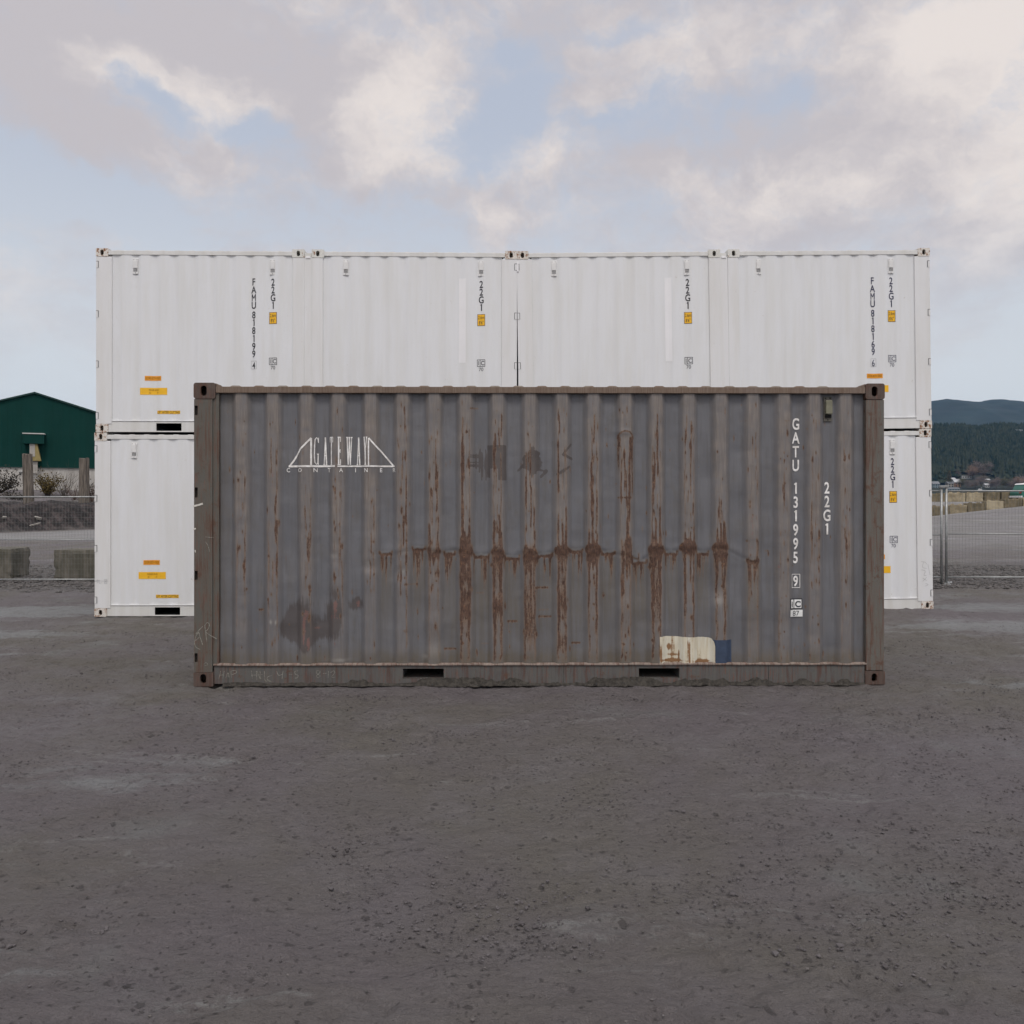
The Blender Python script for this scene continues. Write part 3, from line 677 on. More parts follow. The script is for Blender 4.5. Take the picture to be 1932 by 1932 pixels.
def streak(u, v0, v1, w, amp, wob=1.2, fade=14, sd=0):
    c = u + wob * (fbm(PV / 22 + sd, PV * 0 + u, 70 + sd % 7, 2) - 0.5) * 2
    return amp * np.exp(-((PU - c) / w) ** 2) * ss(v0 - 3, v0 + 5, PV) * (1 - ss(v1 - fade, v1, PV))
rust = np.zeros_like(PU); soot = rust.copy(); pale = rust.copy(); pink = rust.copy(); olive = rust.copy()
lrnd = random.Random(5)
#  per rib: (upper start, upper amp, lower amp, width of the lower stain, bulge)
RS = {0: (840, .22, .25, 9), 1: (830, .42, .30, 9), 2: (880, .22, .22, 8), 3: (880, .22, .20, 8), 4: (800, .20, .25, 7), 5: (790, .45, .28, 6), 6: (850, .45, .50, 8), 7: (800, .62, .78, 11),
      8: (800, .62, .72, 10), 9: (860, .62, .76, 10), 10: (790, .58, .70, 10), 11: (800, .58, .62, 9), 12: (815, .55, .55, 8), 13: (790, .62, .68, 10), 14: (790, .50, .45, 8), 15: (960, .45, .62, 9),
      16: (800, .28, .30, 6), 17: (820, .15, .18, 5), 18: (800, .25, .28, 6), 19: (800, .30, .30, 6)}
for k, u in enumerate(RIBS_U):
    s0, ua, la, wd_ = RS[k]
    for side in (-1, 1):
        rust += streak(u + side * lrnd.uniform(6.0, 9.0), s0 + lrnd.uniform(-10, 60), lrnd.uniform(1000, 1250), 1.7, ua * lrnd.uniform(0.7, 1.15), 1.5, 20, k)
        rust += streak(u + side * lrnd.uniform(6.5, 9.5), 1010 + lrnd.uniform(-30, 20), 1252, 2.4, la * lrnd.uniform(0.65, 1.1), 2.0, 12, k + 3)
    for j in range(10):
        a = lrnd.uniform(s0 - 30, 1060)
        rust += streak(u + lrnd.uniform(-8, 8), a, a + lrnd.uniform(20, 110), 1.5, min(1, 0.15 + ua) * lrnd.uniform(0.7, 1.4), 1.0, 10, j)
    wmod = wd_ * (0.8 + 0.7 * (fbm(PV / 28, PV * 0 + k * 3.3, 80, 2) - 0.3))
    rust += la * 0.50 * np.exp(-(np.abs(PU - u) / wmod) ** 3) * ss(1005, 1045, PV) * (1 - 0.55 * ss(1170, 1250, PV)) * (0.55 + 0.9 * nz2)
    if 6 <= k <= 15 and k != 12:
        rust += 0.75 * gauss(u - 10, CL[np.argmin(abs(pu - u))] - 3, 4, 5) + 0.75 * gauss(u + 10, CL[np.argmin(abs(pu - u))] - 3, 4, 5) + 0.5 * gauss(u, CL[np.argmin(abs(pu - u))] + 6, 10, 10)
# bulging dark blisters down the middle ribs
for (u, v, ru, rv, a) in [(876, 1030, 12, 30, .5), (876, 1085, 13, 14, .45), (876, 1150, 13, 22, .6), (937, 1060, 10, 34, .45), (937, 1145, 12, 18, .6), (998, 1050, 10, 24, .45), (998, 1165, 9, 60, .40),
                          (1058, 1130, 9, 30, .4), (1058, 1215, 10, 18, .5), (1118, 1045, 11, 18, .5), (1238, 1040, 12, 26, .55), (1238, 1120, 9, 40, .35), (1360, 1035, 12, 26, .6), (1299, 1030, 11, 12, .6), (1182, 1040, 8, 28, .5)]:
    rust += a * gauss(u, v, ru, rv)
for k, sc_, am_ in ((9, .8, .4), (10, .9, .6), (11, 1.0, .8), (13, 1.0, .8), (14, 1.15, .9), (15, 1.0, .8)):
    u = RIBS_U[k]; vc = float(CL[np.argmin(abs(pu - u))]) + 2
    ra = np.hypot((PU - u) / (13.5 * sc_), (PV - vc) / (10 * sc_)) + 0.25 * (nz1 - 0.5)
    rust += am_ * np.exp(-((ra - 1) / 0.17) ** 2) * (1 - ss(vc + 2, vc + 8, PV)) * (0.5 + nz2); rust += 0.18 * (1 - ss(0.7, 1.0, ra)) * (0.4 + nz1)
    for sg in (-1, 1): rust += streak(u + sg * 12, vc, vc + lrnd.uniform(20, 60), 1.8, 0.6, 1.2, 30, k)
# arch shaped stain and its runs
rr_ = np.hypot((PU - 1179) / 14, (PV - 826) / 13)
rust += 0.85 * np.exp(-((rr_ - 1) / 0.16) ** 2) * (1 - ss(826, 830, PV))
for du, v1 in ((-13, 905), (-10, 860), (13, 960), (10, 880), (8, 930)): rust += streak(1179 + du, 824, v1, 2.2, 0.75, 1.0, 40)
# rusted ledge in every hollow of the crease with runs below
for (a, b, v) in [(713, 736, 1047), (775, 800, 1038), (835, 856, 1047), (892, 920, 1053), (950, 978, 1055), (1011, 1041, 1051), (1074, 1098, 1043), (1134, 1160, 1047), (1192, 1220, 1064), (1255, 1279, 1047), (1315, 1338, 1047), (1410, 1432, 1062)]:
    lv = v + 3 * (fbm(PU / 6, PU * 0 + 3, 90, 2) - 0.5)
    rust += 1.1 * (0.5 + nz2) * np.exp(-((PV - lv) / (1.6 + 2.6 * nz1)) ** 2) * ss(a - 3, a + 2, PU) * (1 - ss(b - 2, b + 3, PU))
    rust += 0.7 * gauss(a, v - 5, 3, 4) + 0.7 * gauss(b, v - 5, 3, 4)
    pale += 0.7 * np.exp(-((PV - lv + 5.5) / 2.2) ** 2) * ss(a - 8, a, PU) * (1 - ss(b, b + 8, PU)) * nz1
    for j in range(9):
        L9 = lrnd.uniform(14, 90); ux = lrnd.uniform(a, b)
        rust += streak(ux, v + 1, v + L9, 1.3, lrnd.uniform(.4, .85), 0.8, L9 * .9, j) + streak(ux, v + 1, v + L9 * 1.7, 2.4, .09, 0.8, L9 * 1.4, j)
    olive += 0.55 * ss(a - 6, a + 3, PU) * (1 - ss(b - 3, b + 6, PU)) * ss(v, v + 8, PV) * (1 - ss(v + 60, v + 190, PV))
rust += streak(1205, 1042, 1066, 3, .6) ; rust += 0.55 * np.exp(-((PV - (1046 + (PU - 1180) * 0.45)) / 2.5) ** 2) * ss(1178, 1184, PU) * (1 - ss(1200, 1210, PU))
for (a, b, v, am) in [(955, 974, 1174, .8), (1009, 1033, 1110, .75), (1014, 1039, 1165, .65), (1014, 1034, 1152, .35), (1077, 1094, 1215, .7), (484, 494, 1151, .7), (835, 858, 1226, .7), (905, 920, 1216, .35), (760, 784, 1103, .35), (896, 910, 1120, .35), (1445, 1452, 1040, .3), (884, 900, 770, .5), (1164, 1190, 939, .5), (1480, 1496, 793, .3), (1398, 1410, 793, .25)]:
    rust += 1.25 * am * np.exp(-((PV - v) / 2.4) ** 2) * ss(a - 2, a + 1, PU) * (1 - ss(b - 1, b + 2, PU))
    rust += streak(a + 2, v, v + 28, 1.3, am * .6) + streak((a + b) / 2, v, v + 20, 1.2, am * .5)
for j in range(420):
    u = lrnd.uniform(425, 1625); v = lrnd.uniform(760, 1245); k_ = int(np.argmin([abs(u - r_) for r_ in RIBS_U]))
    if lrnd.random() < 0.65: u = RIBS_U[k_] + lrnd.uniform(-9, 9)
    rust += lrnd.uniform(.5, 1.0) * gauss(u, v, lrnd.uniform(1.0, 2.2), lrnd.uniform(1.5, 9))
rust += 0.35 * ss(1215, 1250, PV) * (nz1 > 0.52) * ss(800, 860, PU) * nz2
rust += streak(1498 - 28, 1150, 1240, 1.6, .55) + streak(1503 - 40, 1000, 1100, 1.2, .3)
# scrubbed off lettering
soot += 0.95 * ss(915, 919, PU) * (1 - ss(951, 955, PU)) * ss(838, 842, PV) * (1 - ss(903, 909, PV)) * (1 - 0.85 * ss(880, 886, PV) * (1 - ss(936, 940, PU)))
for j in range(14): soot += streak(lrnd.uniform(895, 921), lrnd.uniform(838, 870), lrnd.uniform(880, 910), 1.5, .8, .8, 4, j)
for j in range(5): soot += 0.7 * np.exp(-((PV - lrnd.uniform(855, 880)) / 1.5) ** 2) * ss(880, 886, PU) * (1 - ss(905, 912, PU))
dd = np.abs(PU - 1004) / 24 + np.abs(PV - 872) / 33
soot += 1.2 * (1 - ss(0.55, 1.15, dd + 0.9 * (fbm(PU / 7, PV / 9, 15, 3) - 0.5))) * (0.15 + 1.2 * fbm(PU / 5 + PV / 9, PV / 6 - PU / 9, 19, 3))
for (a, b, c, d) in [(976, 888, 990, 872), (985, 868, 1001, 848), (1002, 884, 1030, 889), (1030, 888, 1019, 900), (1060, 858, 1076, 838), (1062, 858, 1078, 866), (1050, 895, 1074, 880)]:
    for t in np.linspace(0, 1, 8): soot += 0.55 * gauss(a + (c - a) * t, b + (d - b) * t, 2.6, 2.6)
soot += 0.5 * gauss(1062, 912, 12, 30) * nz2 + 0.4 * gauss(1120, 905, 8, 20)
# scorched corner and pink primer showing
for (u, v, ru, rv, a) in [(565, 1172, 24, 42, .8), (548, 1190, 18, 14, .7), (600, 1190, 22, 16, .7), (628, 1158, 17, 44, .8), (670, 1141, 13, 12, .8), (575, 1215, 12, 14, .6), (545, 1170, 10, 20, .4)]:
    soot += 1.15 * a * gauss(u, v, ru * 1.12, rv * 1.1) * (0.45 + 0.9 * nz1)
    pink += 0.12 * a * gauss(u, v, ru, rv) * nz2
for (u, v, ru, rv, a) in [(571, 1190, 3.5, 30, .95), (577, 1160, 5, 12, .7), (580, 1215, 4, 16, .9), (630, 1142, 4, 9, .95), (632, 1160, 5, 22, .55), (596, 1186, 8, 6, .6), (672, 1140, 4, 8, .8), (623, 1165, 3, 18, .55), (630, 1214, 4, 8, .55),
                          (515, 1080, 3, 40, .6), (512, 900, 3, 60, .55), (455, 930, 5, 26, .4), (447, 1000, 4, 60, .35), (1420, 1000, 6, 60, .5), (1424, 1180, 3, 60, .5), (1420, 860, 4, 30, .35), (1480, 1090, 4, 60, .3), (1540, 1000, 5, 70, .35), (1600, 1010, 6, 70, .45), (1470, 1070, 3, 5, .7), (458, 1060, 8, 20, .35)]:
    pink += a * gauss(u, v, ru, rv)
for (u, v, ru, rv, a) in [(694, 1064, 6, 5, .8), (757, 1078, 7, 5, .8), (628, 1049, 7, 5, .7), (1356, 1135, 7, 9, .8), (509, 1174, 2, 4, 1.2), (519, 1175, 2, 4, 1.2), (818, 1225, 16, 18, .25), (1300, 1200, 2, 2, .5), (880, 1150, 2, 5, .6), (944, 1110, 1.5, 12, .6), (800, 1240, 6, 4, .4), (640, 1246, 14, 3, .6)]:
    pale += a * gauss(u, v, ru, rv)
# runoff film: outward faces brown, foot of the wall olive
film = outer * (0.70 + 0.9 * (nz1 - 0.5) + 0.5 * (fbm(PU / 3.5, PV / 90, 65, 3) - 0.5)) * (1 - 0.40 * ss(900, 1240, PV)) * (1 - 0.30 * ss(960, 1120, PV) * (PU < 790)) + 0.14 * nz2
olive += 0.85 * ss(1215, 1252, PV) * (0.5 + nz1) + 0.25 * ss(1050, 1240, PV) * (PU > 820) * (PU < 1240) + 0.30 * (1 - ss(422, 450, PU)) 
side_panel = grid_mesh('side_panel', X, Yp, Z, 'old_panel', oc, {'film': np.clip(film, 0, 1), 'rust': np.clip(rust, 0, 1.2), 'soot': np.clip(soot, 0, 1.2), 'pale': np.clip(pale, 0, 1), 'pink': np.clip(pink, 0, 1), 'olive': np.clip(olive, 0, 1)})
YI = Yp.copy()
def old_surf(x, z):
    """panel surface depth at local x, z"""
    u = x / FL * 1305 + 365; v = 1293 - z / FH * 570
    i = np.clip((u - pu[0]) / (pu[1] - pu[0]), 0, nx - 1.001); j = np.clip((v - pv_[0]) / (pv_[1] - pv_[0]), 0, nz - 1.001)
    i0, j0 = int(i), int(j); fi_, fj = i - i0, j - j0
    a = YI[j0, i0] * (1 - fi_) + YI[j0, i0 + 1] * fi_; b = YI[j0 + 1, i0] * (1 - fi_) + YI[j0 + 1, i0 + 1] * fi_
    return float(a * (1 - fj) + b * fj)
OC_CUTS = sorted(set(float(v) for r in RIBS for v in np.concatenate([np.linspace(r - WO / 2 - SL, r - WO / 2, 10), np.linspace(r + WO / 2, r + WO / 2 + SL, 10)])))
# frame
holes = [list(reversed(rrect(fx(366.6), fx(372.6), fz(b), fz(a), 0.006, 3))) for a, b in ((766, 784), (920, 939), (1077, 1094), (1232, 1249))]
plate('corner_post', rect(0.003, fx(400), fz(1267.5), fz(753.5)), holes, 0.004, 0.012, 'old_post', oc, 0.002)
b = MB(); b.box(0.045, fx(400), 0.0125, 0.16, fz(1267.5), fz(753.5)); b.box(0.003, 0.045, 0.05, 0.16, fz(1267.5), fz(753.5)); b.box(0.003, 0.007, 0.0125, 0.05, fz(1267.5), fz(753.5))
b.box(fx(400), fx(411.5), 0.016, 0.10, fz(1256), fz(742)); b.build('post_inner', 'old_post', oc, 0.003)
b = MB(); b.box(fx(1634.5), FL - 0.003, 0.004, 0.16, fz(1267), fz(753.5)); b.build('corner_post', 'old_post_right', oc, 0.007)
casting(oc, 0.0, fx(406), fz(753), fz(723), 'old_casting', hx=fx(384), hole=(0.062, 0.034), r=0.022)
casting(oc, 0.0, fx(402), fz(1294.5), fz(1268), 'old_casting', hx=fx(383), hole=(0.058, 0.034), r=0.010, hz=fz(1280))
casting(oc, fx(1633.5), FL, fz(753), fz(723), 'old_casting', hx=fx(1650.5), hole=(0.062, 0.034), r=0.022)
casting(oc, fx(1633), FL, fz(1293), fz(1267.5), 'old_casting', hx=fx(1650), hole=(0.052, 0.032), r=0.008, hz=fz(1280))
for x0 in (0.0, FL - 0.178):
    for z0, z1 in ((0.0, 0.118), (FH - 0.14, FH)):
        b = MB(); b.box(x0, x0 + 0.178, FD - 0.16, FD, z0, z1); b.build('corner_casting', 'old_casting', oc, 0.01)
    b = MB(); b.box(x0 + 0.004, x0 + 0.17, FD - 0.15, FD - 0.004, 0.118, FH - 0.14); b.build('corner_post', 'old_post', oc, 0.005)
b = MB(); b.box(fx(406.5), fx(1633), 0.001, 0.066, fz(742), fz(730.2))
b.prism([(fx(406.5), fz(730)), (fx(419), fz(730)), (fx(412), fz(727)), (fx(406.5), fz(724))], 'y', 0.010, 0.060)
b.prism([(fx(1633), fz(730)), (fx(1633), fz(724)), (fx(1626), fz(727)), (fx(1616), fz(730))], 'y', 0.010, 0.060)
b.build('top_rail', 'old_top', oc, 0.003)
roof_sheet(oc, FL, FD, fz(730.5), 'old_roof', pitch=fs * 44.4, x0=fx(420), x1=fx(1612), h=0.012, ph=fx(976 - 12 * 44.4) - fx(420) + 0.0)
pk = [list(reversed(rect(fx(758), fx(835), fz(1281), fz(1262)))), list(reversed(rect(fx(1204), fx(1281), fz(1281), fz(1262))))]
plate('bottom_rail', rect(fx(402.5), fx(1632.5), fz(1290), fz(1256)), pk, 0.014, 0.024, 'old_rail', oc, 0.002)
for a, c in ((758, 835), (1204, 1281)):
    b = MB(); t = 0.008
    b.box(fx(a) - t, fx(a), 0.0245, 1.4, fz(1281) - t, fz(1262) + t); b.box(fx(c), fx(c) + t, 0.0245, 1.4, fz(1281) - t, fz(1262) + t)
    b.box(fx(a), fx(c), 0.0245, 1.4, fz(1262), fz(1262) + t); b.box(fx(a), fx(c), 0.0245, 1.4, fz(1281) - t, fz(1281)); b.box(fx(a), fx(c), 1.39, 1.4, fz(1281), fz(1262))
    b.build('forklift_pocket', 'old_rail', oc)
closed_ends(oc, FL, FD, FH, 'old_post')
# worn flange on top of the bottom rail
us = np.linspace(402, 1636, 500); wav = 1.3 * (fbm(us / 34, us * 0, 33, 2) - 0.5) * 2
V_ = np.stack([1251.5 + wav * 0.6, 1253.5 + wav, 1256.0 + wav * 0.4, 1256.8 + 0 * wav]); Yf = np.stack([0.030 + 0 * us, 0.004 + 0.003 * wav, 0.002 + 0 * us, 0.0135 + 0 * us])
flg = grid_mesh('rail_flange', np.tile(fx(us), (4, 1)), Yf, fz(V_), 'old_flange', oc)
# seams on the rail and caked mud
for u in (429, 1061, 1450): MB().box(fx(u) - 0.002, fx(u) + 0.002, 0.0125, 0.0139, fz(1289), fz(1258)).build('rail_seam', 'mud', oc)
ms = np.linspace(420, 1632, 620)
hh_ = 11 * ss(0.30, 0.70, fbm(ms / 42, ms * 0, 44, 3)) + 4.5 * (fbm(ms / 5, ms * 0, 47, 3) - 0.4)
hh_ = np.clip(hh_ * (0.30 + 0.7 * ss(560, 640, ms)) * (1 - 0.5 * ss(1560, 1630, ms)), 0.4, 14)
tt = np.linspace(0, 1, 7)[:, None]
Vm = 1293.5 - (hh_[None, :] + 3.5) * (1 - tt) ** 1.0
Ym = 0.010 - (0.006 + 0.036 * tt ** 1.3) * (0.5 + fbm(np.tile(ms / 7, (7, 1)), tt * 4 + 0 * ms, 48, 3)) * (0.45 + hh_[None, :] / 14)
mud = grid_mesh('dried_mud', np.tile(fx(ms), (7, 1)), Ym, fz(Vm), 'mud', oc)
tag(mud, label='dark crust of dried mud along the bottom rail')
# writing
zt = lambda v: fz(v)
mb = MB()
for ch, v in zip('GATU131995', (788, 814.5, 840.7, 867, 910.6, 937, 963, 989.6, 1016, 1042.2)): put_text(mb, ch, fx(1504.5), fz(v), 21.2 * fs, 0.68, 0.022)
put_text(mb, '9', fx(1504.5), fz(1088), 19.5 * fs, 0.68, 0.022)
for a in ((1497, 1085, 1512.6, 1085), (1512.6, 1085, 1512.6, 1110.5), (1512.6, 1110.5, 1497, 1110.5), (1497, 1110.5, 1497, 1085)): ribbon(mb, [(fx(a[0]), fz(a[1])), (fx(a[2]), fz(a[3]))], 0.005)
drape(mb, 'container_number', 'letter_white', oc, old_surf, 0.003, OC_CUTS)
mb = MB()
for ch, v in zip('22G1', (909.6, 935.7, 962, 988.2)): put_text(mb, ch, fx(1564.3), fz(v), 21.2 * fs, 0.68, 0.022)
drape(mb, 'size_code', 'letter_white', oc, old_surf, 0.003, OC_CUTS)
mb = MB(); zp = lambda x, y: (fx((460 + x / 3.22) / 1.325), fz((940 + y / 3.22) / 1.325))
def zr(*pts, w=10): ribbon(mb, [zp(*p) for p in pts], (w * 1.08 + 1.5) / 3.22 / 1.325 * fs)
zr((826, 728), (1205, 726), w=13); zr((1226, 728), (1358, 726), w=10); zr((1358, 726), (1684, 727), w=11)
zr((1015, 500), (1015, 722), w=11); zr((834, 727), (870, 680), (925, 592), (1016, 500), w=12)
zr((1477, 500), (1477, 722), w=9); zr((1478, 500), (1580, 615), (1675, 727), w=10)
def L_(*pts, w=7): zr(*pts, w=w)
T0, B0 = 493, 714
def serif(x, y, s=9): zr((x - s, y), (x + s, y), w=5)
# G
zr((1066, 535), (1062, 506), (1052, 495), (1042, 510), (1038, 560), (1037, 640), (1040, 695), (1051, 712), (1060, 700), (1063, 650), w=6); zr((1054, 628), (1070, 628), w=5); zr((1063, 628), (1063, 714), w=6); zr((1067, 495), (1067, 538), w=3)
for x0 in (1121, 1390): zr((x0, T0), (x0 - 10, B0), w=4); zr((x0, T0), (x0 + 9, B0), w=9); zr((x0 - 6, 640), (x0 + 6, 640), w=4); serif(x0 - 10, B0, 6); serif(x0 + 9, B0, 7)
zr((1175, T0), (1175, B0), w=9); zr((1160, T0 + 1), (1190, T0 + 1), w=6); zr((1162, T0), (1162, 535), w=4); zr((1188, T0), (1188, 535), w=4); serif(1175, B0, 8)
zr((1236, T0), (1236, B0), w=9); zr((1228, T0 + 1), (1252, T0 + 1), w=6); zr((1228, B0), (1252, B0), w=6); zr((1238, 605), (1247, 605), w=5); zr((1251, T0), (1251, 532), w=4); zr((1251, 670), (1251, B0), w=4); zr((1247, 590), (1247, 620), w=4)
zr((1300, T0), (1307, B0), w=8); zr((1318, T0), (1307, B0), w=4); zr((1315, T0), (1324, B0), w=8); zr((1334, T0), (1324, B0), w=4); serif(1300, T0, 8); serif(1316, T0, 6); serif(1334, T0, 7)
zr((1440, T0), (1450, 620), w=8); zr((1461, T0), (1450, 620), w=4); zr((1450, 610), (1450, B0), w=8); serif(1440, T0, 7); serif(1461, T0, 6); serif(1450, B0, 8)
for ch, x in zip('CONTAINER', (824, 924, 1045, 1153, 1255, 1365, 1455, 1573, 1680)):
    p = zp(x, 742); put_text(mb, ch, p[0], p[1], 32 / 3.22 / 1.325 * fs, 0.92, 0.014)
drape(mb, 'painted_logo', 'letter_white', oc, old_surf, 0.003, OC_CUTS)
def flat_rect(u0, u1, v0, v1): return MB().poly([(fx(u0), 0, fz(v1)), (fx(u1), 0, fz(v1)), (fx(u1), 0, fz(v0)), (fx(u0), 0, fz(v0))])
st_ = drape(flat_rect(1492, 1517, 1131, 1151), 'inspection_sticker', 'ink', oc, old_surf, 0.003, OC_CUTS)
mb = MB(); mb.add(*[flat_rect(1493.8, 1500, 1133, 1149.3).v, [(0, 1, 2, 3)]]); mb.add(flat_rect(1501.6, 1515.3, 1133, 1149.3).v, [(0, 1, 2, 3)]); mb.add(flat_rect(1492, 1517.6, 1152.6, 1165.6).v, [(0, 1, 2, 3)])
drape(mb, 'sticker_ground', 'sticker_white', st_, old_surf, 0.005, OC_CUTS)
mb = MB(); put_text(mb, 'i', fx(1496.9), fz(1136), 11 * fs, 1.0, 0.03); put_text(mb, 'C', fx(1508.4), fz(1136), 11 * fs, 1.05, 0.03); put_text(mb, '87', fx(1504.6), fz(1154.6), 9.3 * fs, 0.95, 0.0)
drape(mb, 'sticker_text', 'ink', st_, old_surf, 0.007, OC_CUTS)
# touch-up paint
def paint(name, outline, m, off, label=None, nzs=0, parent=oc):
    us_ = np.linspace(min(p[0] for p in outline), max(p[0] for p in outline), 110)
    top = [p for p in outline if p[2] == 't']; bot = [p for p in outline if p[2] == 'b']
    vt = np.interp(us_, [p[0] for p in top], [p[1] for p in top]) + 0.8 * (fbm(us_ / 3, us_ * 0, 61 + nzs, 3) - 0.5); vb = np.interp(us_, [p[0] for p in bot], [p[1] for p in bot])
    t = np.linspace(0, 1, 40)[:, None]; VV = vt[None, :] * (1 - t) + vb[None, :] * t; UU = np.tile(us_, (40, 1))
    XX, ZZ = fx(UU), fz(VV); YY = np.vectorize(old_surf)(XX, ZZ) - off
    g = lambda u, v, ru, rv: np.exp(-((UU - u) / ru) ** 2 - ((VV - v) / rv) ** 2)
    rs_ = 0.55 * g(1262, 1222, 4, 6) + 0.6 * g(1268, 1248, 18, 3) + 0.4 * g(1281, 1240, 2, 12) + 0.6 * g(1325, 1250, 16, 3) + 0.35 * g(1299, 1228, 3, 30) + 0.3 * g(1268, 1237, 12, 2) + 0.4 * g(1246, 1240, 3, 20)
    o = grid_mesh(name, XX, YY, ZZ, m, parent, {'rust': rs_})
    if label: o['label'] = label
    return o
paint('paint_patch', [(1310, 1208.5, 't'), (1381.8, 1209.5, 't'), (1310, 1252.6, 'b'), (1381.8, 1252.6, 'b')], 'patch_navy', 0.003, 'navy blue rectangle of touch up paint', 3)
paint('paint_patch', [(1243.5, 1202.5, 't'), (1262, 1202, 't'), (1290, 1203.2, 't'), (1320, 1203.8, 't'), (1336, 1204.6, 't'), (1343, 1206.5, 't'), (1347.5, 1213, 't'), (1349, 1222, 't'), (1243.5, 1252.8, 'b'), (1349, 1252.8, 'b')], 'patch_white', 0.005, 'creamy white patch of touch up paint with rust')
# vent
v0 = empty('vent', (0, 0, 0)); v0.parent = oc
b = MB(); yv = YO + DEP - 0.004
b.box(fx(1557.6), fx(1573), yv - 0.006, yv, fz(794), fz(747)); b.build('vent_plate', 'vent_plate', v0, 0.002)
b = MB(); b.box(fx(1559.4), fx(1572), yv - 0.042, yv - 0.0065, fz(781), fz(754.5)); b.build('vent_cover', 'vent_olive', v0, 0.008)
b = MB(); b.box(fx(1559.6), fx(1571.8), yv - 0.016, yv - 0.0065, fz(787), fz(782))
b.box(fx(1564.8), fx(1566.2), yv - 0.010, yv - 0.0065, fz(791.5), fz(790)); b.box(fx(1560), fx(1562), yv - 0.010, yv - 0.0065, fz(751), fz(749)); b.box(fx(1568.6), fx(1570.6), yv - 0.010, yv - 0.0065, fz(751), fz(749)); b.build('louver', 'black', v0)
# chalk writing and spray marks
z4 = lambda x, y: (fx((460 + x / 3.22) / 1.325), fz((1320 + y / 3.22) / 1.325))
def smooth(pts, n=6):
    P_ = [Vector(p) for p in pts]; o = []
    for i in range(len(P_) - 1):
        a, b_, c, d = P_[max(i - 1, 0)], P_[i], P_[i + 1], P_[min(i + 2, len(P_) - 1)]
        for k in range(n):
            t = k / n; o.append(tuple(0.5 * ((2 * b_) + (c - a) * t + (2 * a - 5 * b_ + 4 * c - d) * t * t + (3 * b_ - a - 3 * c + d) * t ** 3)))
    o.append(tuple(P_[-1])); return o
def chalk(strokes, name, surf, off, w=0.0042, m='chalk'):
    q = MB()
    for s in strokes: ribbon(q, smooth([z4(*p) for p in s]), w)
    return drape(q, name, m, oc, surf, off)
post_surf = lambda x, z: 0.004
rail_surf = lambda x, z: 0.014
chalk([[(95, 850), (120, 820), (150, 790)], [(120, 830), (95, 870), (84, 920), (95, 955), (128, 975)], [(118, 838), (130, 880), (150, 940)], [(90, 905), (130, 870)],
       [(165, 780), (175, 850), (182, 912)], [(165, 785), (185, 760), (203, 775), (195, 805), (172, 835)], [(172, 835), (210, 862), (262, 890)]], 'chalk_writing', post_surf, 0.003, 0.006)
chalk([[(170, 72), (240, 78)], [(170, 110), (190, 140), (205, 190)], [(160, 1095), (175, 1080), (190, 1095)], [(165, 1105), (190, 1100)]], 'chalk_writing', post_surf, 0.003)
chalk([[(290, 1150), (275, 1215)], [(318, 1150), (308, 1210)], [(282, 1185), (314, 1180)], [(330, 1208), (348, 1165), (358, 1205)], [(335, 1190), (358, 1190)], [(372, 1150), (376, 1205)], [(370, 1152), (405, 1145), (418, 1162), (375, 1182)],
       [(535, 1145), (545, 1215)], [(575, 1150), (580, 1225)], [(605, 1150), (612, 1215)], [(535, 1185), (625, 1180)], [(580, 1150), (608, 1215)], [(640, 1150), (645, 1225), (670, 1232), (700, 1238)], [(700, 1188), (668, 1198), (665, 1220), (695, 1232)],
       [(740, 1155), (755, 1185), (785, 1178)], [(790, 1150), (782, 1215)], [(840, 1178), (865, 1178)], [(910, 1150), (885, 1155), (890, 1178), (910, 1185), (905, 1205), (885, 1208)],
       [(1085, 1150), (1060, 1150), (1062, 1172), (1088, 1190), (1070, 1205), (1058, 1190), (1085, 1165), (1085, 1150)], [(1110, 1172), (1140, 1170)], [(1155, 1150), (1152, 1205)], [(1172, 1165), (1195, 1150), (1205, 1165), (1180, 1200), (1208, 1203)]], 'chalk_writing', rail_surf, 0.003, 0.0045)
q = MB(); z1 = lambda x, y: (fx((460 + x / 3.22) / 1.325), fz((940 + y / 3.22) / 1.325))
ribbon(q, [z1(74, 1050), z1(112, 1040), z1(150, 1028)], 0.016); ribbon(q, [z1(74, 1236), z1(94, 1228)], 0.012); ribbon(q, [z1(88, 1400), z1(90, 1420)], 0.008)
drape(q, 'spray_mark', 'spray', oc, post_surf, 0.003)

